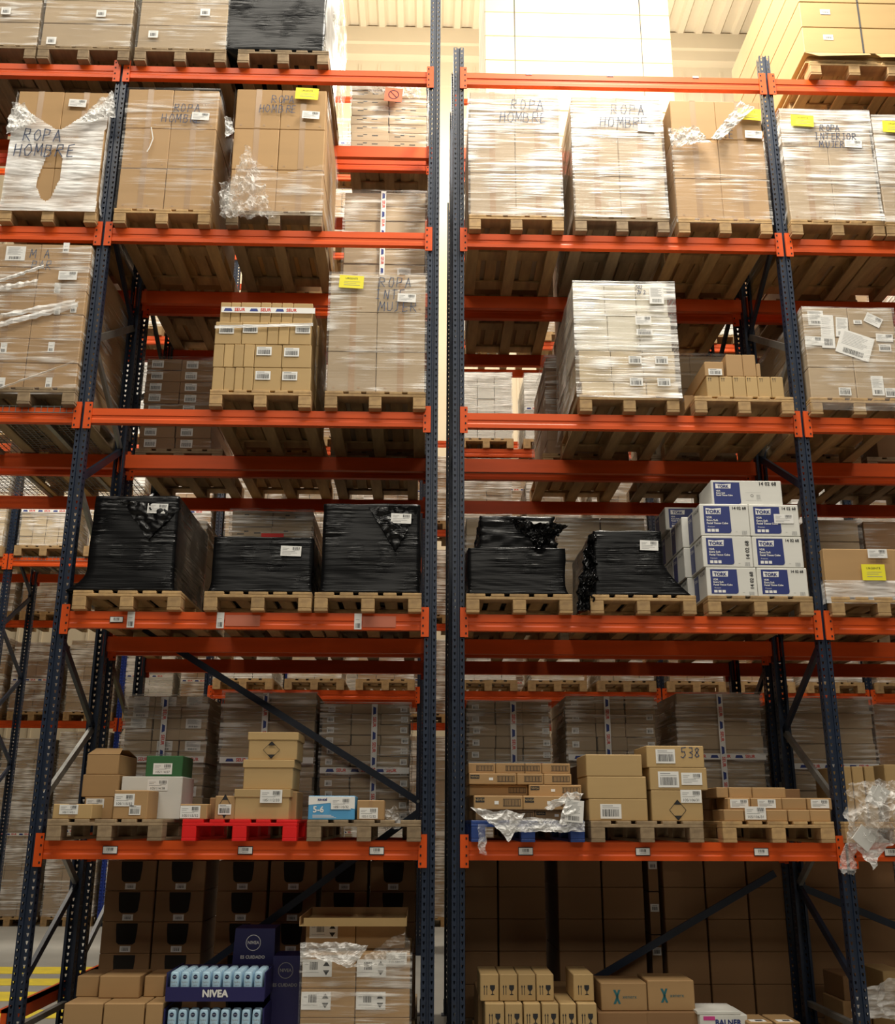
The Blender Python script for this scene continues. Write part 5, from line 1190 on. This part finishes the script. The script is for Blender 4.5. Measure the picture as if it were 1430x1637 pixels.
load2(3, 750, 885, 330, 2, 3, S+'right bay left', 'kraft_dark', None, 'brown', seed=34)
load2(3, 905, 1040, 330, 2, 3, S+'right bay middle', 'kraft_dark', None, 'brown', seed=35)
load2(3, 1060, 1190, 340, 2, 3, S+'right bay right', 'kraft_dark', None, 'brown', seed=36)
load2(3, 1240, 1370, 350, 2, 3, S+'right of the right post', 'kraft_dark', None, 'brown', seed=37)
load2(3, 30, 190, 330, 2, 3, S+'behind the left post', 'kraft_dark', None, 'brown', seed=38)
xc, z, z1, G = load2(4, 563, 682, 128, 2, 8, 'load in the second rack with the orange warning sign', 'kraft_grey', 'film', 'grey', lbls='marks', seed=41)
X, Z = at(629, 152, Y2-.07); LB(O('warning_sign', SIGN, None, (X, Y2-.075, Z), (0, .08, 0), 'orange sheet with a round black prohibition symbol near the top', 'sign'))
LB(crumple([(590, 150), (670, 160), (676, 128), (572, 126)], 40, 20, 'crinkled shiny film over the top of the warning-sign load', 'film_crumple', .03, 51, Y2-.02, 20))
load2(4, 60, 170, 40, 2, 3, 'topmost load of the second rack far left', 'kraft_dark', None, 'brown', seed=42)
load2(4, 250, 360, 40, 2, 3, 'topmost load of the second rack behind the left bay', 'kraft_dark', None, 'brown', seed=43)
# long flat boxes on the topmost level, right bay
xa, xb = at(775, 60, Y2)[0], at(1072, 60, Y2)[0]; z = LV[4]+BT-.008
for k in range(3): mb = MB(); mb.box(-.03, .03, 0, 1.1, 0, .04); O('deck_bar', mb.build('deck_bar', 'galv'), None, (at((828, 975, 1092)[k], 230, Y2)[0], Y2, z), label='grey steel deck bar under the long flat boxes, %s' % lab[k], cat='rack bar')
z += .042; hrow = at(900, 20, Y2)[1]-at(900, 58, Y2)[1]; k = 0; off0 = (at(900, 58, Y2)[1]-z) % hrow
z -= 0; zz = z; first = True
while zz < at(900, -60, Y2)[1]:
    h = off0 if first and off0 > .1 else hrow; first = False
    o = carton((xa+xb)/2, Y2+.01, zz, xb-xa, 1.1, h-.004, 'long pale flat box above the right bay, layer %s from below' % (on+['tenth', 'eleventh', 'twelfth'])[k], 'kraft_pale')
    for fx in (-.34, .34): mb = MB(); mb.box(fx*(xb-xa)-.006, fx*(xb-xa)+.006, -.002, 0, .003, h-.006); O('strap', mb.build('strap', 'strap'), o)
    zz += h; k += 1
# tan flat boxes on the front rack, topmost right
xc, z = slot(4, 1290, 1438, 'wood', 'pallet under the tan flat boxes at the top right corner')
xa = at(1283, 60, CF)[0]; xb = xa+1.22
pallet(xc+.42+.4, YF, LV[4]+BT+.001, 'neighbouring pallet under the tan flat boxes at the top right corner', 'wood')
mb = MB(); mb.box(-.61, .61, .01, 1.25, 0, .012)
hf = max(.05, at(1350, 85, CF)[1]-z)
for u0, u1, e in ((-.61, -.02, .10), (.03, .61, .02)): mb.face([(u0, -.002, hf), (u1, -.002, hf), (u1-e*.3, -.075, hf*.25), (u0+e, -.06, hf*.15)]); mb.face([(u0, .0, hf-.003), (u1, .0, hf-.003), (u1-e*.3, -.072, hf*.25-.003), (u0+e, -.057, hf*.15-.003)])
O('cardboard_sheet', mb.build('cardboard_sheet', 'kraft_light'), None, (xa+.61, CF, z), label='folded cardboard sheet between pallet and tan flat boxes', cat='cardboard sheet')
z += .016; hrow = at(1350, 3, CF)[1]-at(1350, 43, CF)[1]; zz = z
zt0_ = at(1350, 85, CF)[1]
mb = MB(); carton(xa+.62, CF+.05, z, 1.16, 1.2, max(.02, zt0_-z-.002), 'crushed cardboard box layer below the tan flat boxes', 'kraft_light'); zz = max(zt0_, z+.02)
for k in range(5):
    o = carton(xa+.61, CF, zz, 1.22, 1.9, hrow-.004, 'long tan flat box at the top right corner, layer %s from below' % on[k], 'kraft_light')
    mb = MB(); mb.box(-.08, -.065, -.003, 0, .002, hrow-.006); O('strap', mb.build('strap', 'strap'), o); O('label', label_mesh(.09, .055, 'small'), o, (-.38, -.002, hrow*.6)); zz += hrow
# floor level of the second rack: cartons with dark openings
xs = [(165, 245), (247, 325), (345, 425), (429, 505), (512, 586), (590, 665)]
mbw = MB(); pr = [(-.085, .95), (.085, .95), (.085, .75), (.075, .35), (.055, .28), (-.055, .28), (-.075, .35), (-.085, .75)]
hC = at(250, 1424, Y2)[1]-at(250, 1478, Y2)[1]; zs1 = at(250, 1478, Y2)[1]; zbase = .1455
for X_ in ((165+325)/2, (345+505)/2, (512+665)/2):
    pallet(at(X_, 1470, Y2)[0], Y2, .001, 'pallet on the floor under the dark-opening cartons, %s' % ('left' if X_ < 300 else 'middle' if X_ < 450 else 'right'), 'woodgrey')
nrow = 5; z0c = zs1-hC*round((zs1-zbase)/hC); hC = (at(250, 1424, Y2)[1]-zbase)/4
mbw.face([(a, -.0015, b*hC) for a, b in pr]); OPEN = mbw.build('dark_opening', 'opening_shade')  # flat patch, the shade of the cut-out painted on a closed face
for i, (a, b) in enumerate(xs):
    Xa, Xb = at(a, 1450, Y2)[0], at(b, 1450, Y2)[0]
    for j in range(5):
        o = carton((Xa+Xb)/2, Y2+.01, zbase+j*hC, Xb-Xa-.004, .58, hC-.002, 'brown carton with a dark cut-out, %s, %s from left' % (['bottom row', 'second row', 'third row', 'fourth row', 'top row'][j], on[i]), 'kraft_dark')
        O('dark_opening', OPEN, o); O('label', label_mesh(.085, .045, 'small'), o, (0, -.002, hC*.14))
# big plain cartons right
xs = [(742, 795), (797, 872), (892, 962), (964, 1030), (1062, 1128), (1130, 1196), (1198, 1262), (1289, 1362), (1366, 1436)]
hC = at(900, 1418, Y2)[1]-at(900, 1470, Y2)[1]
for k, X_ in enumerate((822, 981, 1140, 1368)): pallet(at(X_, 1500, Y2)[0], Y2, .001, 'pallet on the floor under the tall plain brown cartons, %s from left' % on[k], 'woodgrey')
hC = (at(900, 1418, Y2)[1]-.1455)/4
for i, (a, b) in enumerate(xs):
    Xa, Xb = at(a, 1450, Y2)[0], at(b, 1450, Y2)[0]
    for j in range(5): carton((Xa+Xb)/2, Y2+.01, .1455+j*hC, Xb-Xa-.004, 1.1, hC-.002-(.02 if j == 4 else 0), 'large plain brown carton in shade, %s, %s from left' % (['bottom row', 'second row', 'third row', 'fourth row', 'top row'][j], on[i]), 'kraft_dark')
Xs = at(1046, 1450, Y2+.06)[0]
for j in range(4): 
    mb = MB(); mb.box(-.04, .04, 0, .3, 0, .32); o = O('narrow_box', mb.build('narrow_box', 'kraft_dark'), None, (Xs, Y2+.06, .1+j*.33), label='narrow carton seen in the slit between plain cartons, %s' % ['lowest', 'second', 'third', 'uppermost'][j], cat='box')
    O('label', label_mesh(.07, .06, 'small'), o, (0, -.002, .2))
# ================================================================== FAR RACKS
Y3 = 6.4; D3 = 1.05
def zrel(v): return CAMZ+v
L3 = [zrel(v) for v in (1.61, 3.42, 5.12, 6.85, 8.33, 9.73, 11.2)]
P3 = [at(p, q, Y3)[0] for p, q in ((-321, 905), (12, 905), (345, 905), (672, 1112), (724, 1112), (1057, 1112), (1390, 1112), (1720, 1112))]
N3 = ['first', 'second', 'third', 'fourth', 'fifth', 'sixth', 'seventh', 'eighth']
for x, nm in zip(P3, N3): frame(x, Y3, D3, 13.4, 'navy upright frame of the rack beyond the aisle, %s from left' % nm, 'blue', braces=x < -2, bm='blue')
B3 = [(P3[0], P3[1]), (P3[1], P3[2]), (P3[2], P3[3]), (P3[4], P3[5]), (P3[5], P3[6]), (P3[6], P3[7])]
def far_load(x, y, z, w, h, label, m='kraft_grey', fm='film_bright', seed=0, nx=3, ny=6, d=1.1, tape=True):
    """a shrink-wrapped pallet load too far away to show more than its layers"""
    mb = MB(); r = random.Random(seed); cw = w/nx; ch = h/ny
    for i in range(nx):
        for j in range(ny): e = r.uniform(0, .02); mb.box(-w/2+i*cw+.004, -w/2+(i+1)*cw-.004, e, d, j*ch+.003, (j+1)*ch-.003)
    o = O('wrapped_load', mb.build('wrapped_load', m), None, (x, y, z), label=label, cat='wrapped load')
    if tape: O('printed_tape', seur_tape(w, .05), o, (0, -.022, h*.45))
    if fm:
        f = film_wrap(x-w/2, x+w/2, y, y+d, 0, h, None, fm, seed=seed, amp=.02, n=(10, 20), parent=o)
    return o
BN = ['far left', 'passage', 'left', 'right', 'second right', 'far right']
rr = random.Random(5)
for bi, (xa, xb) in enumerate(B3):
    for li, zl in enumerate(L3):
        if bi <= 1 and li == 0: continue
        ln = ['lowest', 'second', 'third', 'fourth', 'fifth', 'sixth', 'seventh'][li]
        hh = .06 if li < 4 else .045
        beam(xa+.01, xb-.01, Y3-.006, zl, 'orange front beam beyond the aisle, %s level, %s bay' % (ln, BN[bi]), hh); beam(xa+.01, xb-.01, Y3+D3+.006, zl, 'orange rear beam beyond the aisle, %s level, %s bay' % (ln, BN[bi]), hh, back=True)
        npal = 3
        for k in range(npal):
            if li >= 4 and bi not in (2, 3): continue
            if li == 6: continue
            x = xa+(xb-xa)*(k+.5)/npal; zp = zl+hh+.002; pn = ['left', 'middle', 'right'][k]
            if li == 1 and bi == 1: zp += .02
            O('pallet', FARPAL, None, (x, Y3-.05, zp), label='pallet beyond the aisle, %s level, %s bay, %s place' % (ln, BN[bi], pn), cat='pallet', group='pallets of the rack beyond the aisle')
            h = rr.uniform(1.0, 1.4) if li < 3 else rr.uniform(.8, 1.0); m = rr.choice(('kraft_grey', 'kraft_grey', 'kraft_pale', 'kraft', 'carton_white'))
            if li == 2 and bi == 3: h = 1.05; m = 'carton_white'
            if li == 0: h = rr.uniform(.35, 1.0)
            far_load(x, Y3-.04, zp+.145, rr.uniform(.70, .77), h, 'wrapped load beyond the aisle, %s level, %s bay, %s place' % (ln, BN[bi], pn), m, seed=bi*100+li*10+k, nx=rr.choice((2, 3, 4)), ny=rr.choice((5, 6, 8)), tape=rr.random() < .3)
mesh_deck(P3[1]+.06, P3[2]-.06, Y3-.002, Y3+D3, L3[1]+.066, 'wire mesh deck on the far rack above the passage')
for bi in (2, 3, 4, 5):
    xa, xb = B3[bi]
    for k in range(3):
        x = xa+(xb-xa)*(k+.5)/3; pn = ['left', 'middle', 'right'][k]
        O('pallet', FARPAL, None, (x, Y3-.05, .001), label='pallet on the floor beyond the aisle, %s bay, %s place' % (BN[bi], pn), cat='pallet', group='pallets of the rack beyond the aisle')
        far_load(x, Y3-.04, .146, .78, 1.9-.3*rr.random(), 'tall wrapped load on the floor beyond the aisle, %s bay, %s place' % (BN[bi], pn), rr.choice(('kraft_grey', 'carton_white', 'kraft')), seed=bi*7+k, ny=9, nx=3)
# farthest rack
Y4 = 10.0
L4_ = [zrel(v) for v in (1.5, 3.2, 4.9, 6.6)]
b0 = at(160, 1460, Y4)[0]; P4 = [b0-5.7, b0-2.85, b0, b0+2.8, b0+5.6, b0+8.4]
for k, x in enumerate(P4): frame(x, Y4, 1.05, 8.6, 'brightly lit blue upright frame of the farthest rack, %s from left' % N3[k], 'blue_lit', braces=k < 3, bm='blue')
for k in range(5):
    for li, zl in enumerate(L4_):
        beam(P4[k]+.01, P4[k+1]-.01, Y4-.006, zl, 'orange beam of the farthest rack, %s level, %s bay from left' % (['lowest', 'second', 'third', 'fourth'][li], N3[k]), .06)
        if li > 2 and k > 2: continue
        for q in range(3):
            x = P4[k]+2.8*(q+.5)/3; pn = ['left', 'middle', 'right'][q]
            O('pallet', FARPAL, None, (x, Y4-.05, zl+.062), label='pallet in the farthest rack, %s level, %s bay, %s place' % (['lowest', 'second', 'third', 'fourth'][li], N3[k], pn), cat='pallet', group='pallets of the farthest rack')
            far_load(x, Y4-.04, zl+.208, .78, rr.uniform(1.15, 1.42), 'wrapped load of the farthest rack, %s level, %s bay, %s place' % (['lowest', 'second', 'third', 'fourth'][li], N3[k], pn), rr.choice(('kraft_grey', 'carton_white', 'kraft', 'kraft_dark')), seed=k*31+li*5+q, nx=rr.choice((2, 3)), ny=rr.choice((4, 6, 8)), tape=rr.random() < .4)
    for q in range(3):
        x = P4[k]+2.8*(q+.5)/3; pn = ['left', 'middle', 'right'][q]
        O('pallet', FARPAL, None, (x, Y4-.05, .001), label='pallet on the floor of the farthest rack, %s bay, %s place' % (N3[k], pn), cat='pallet', group='pallets of the farthest rack')
        far_load(x, Y4-.04, .146, .8, rr.uniform(2.75, 2.9), 'tall wrapped load on the floor, farthest rack, %s bay, %s place' % (N3[k], pn), rr.choice(('kraft_grey', 'kraft_grey', 'carton_white')), seed=k*17+q, nx=3, ny=8)
make_bundles()
# strip the helper property
for o in bpy.data.objects:
    if '_h' in o: del o['_h']
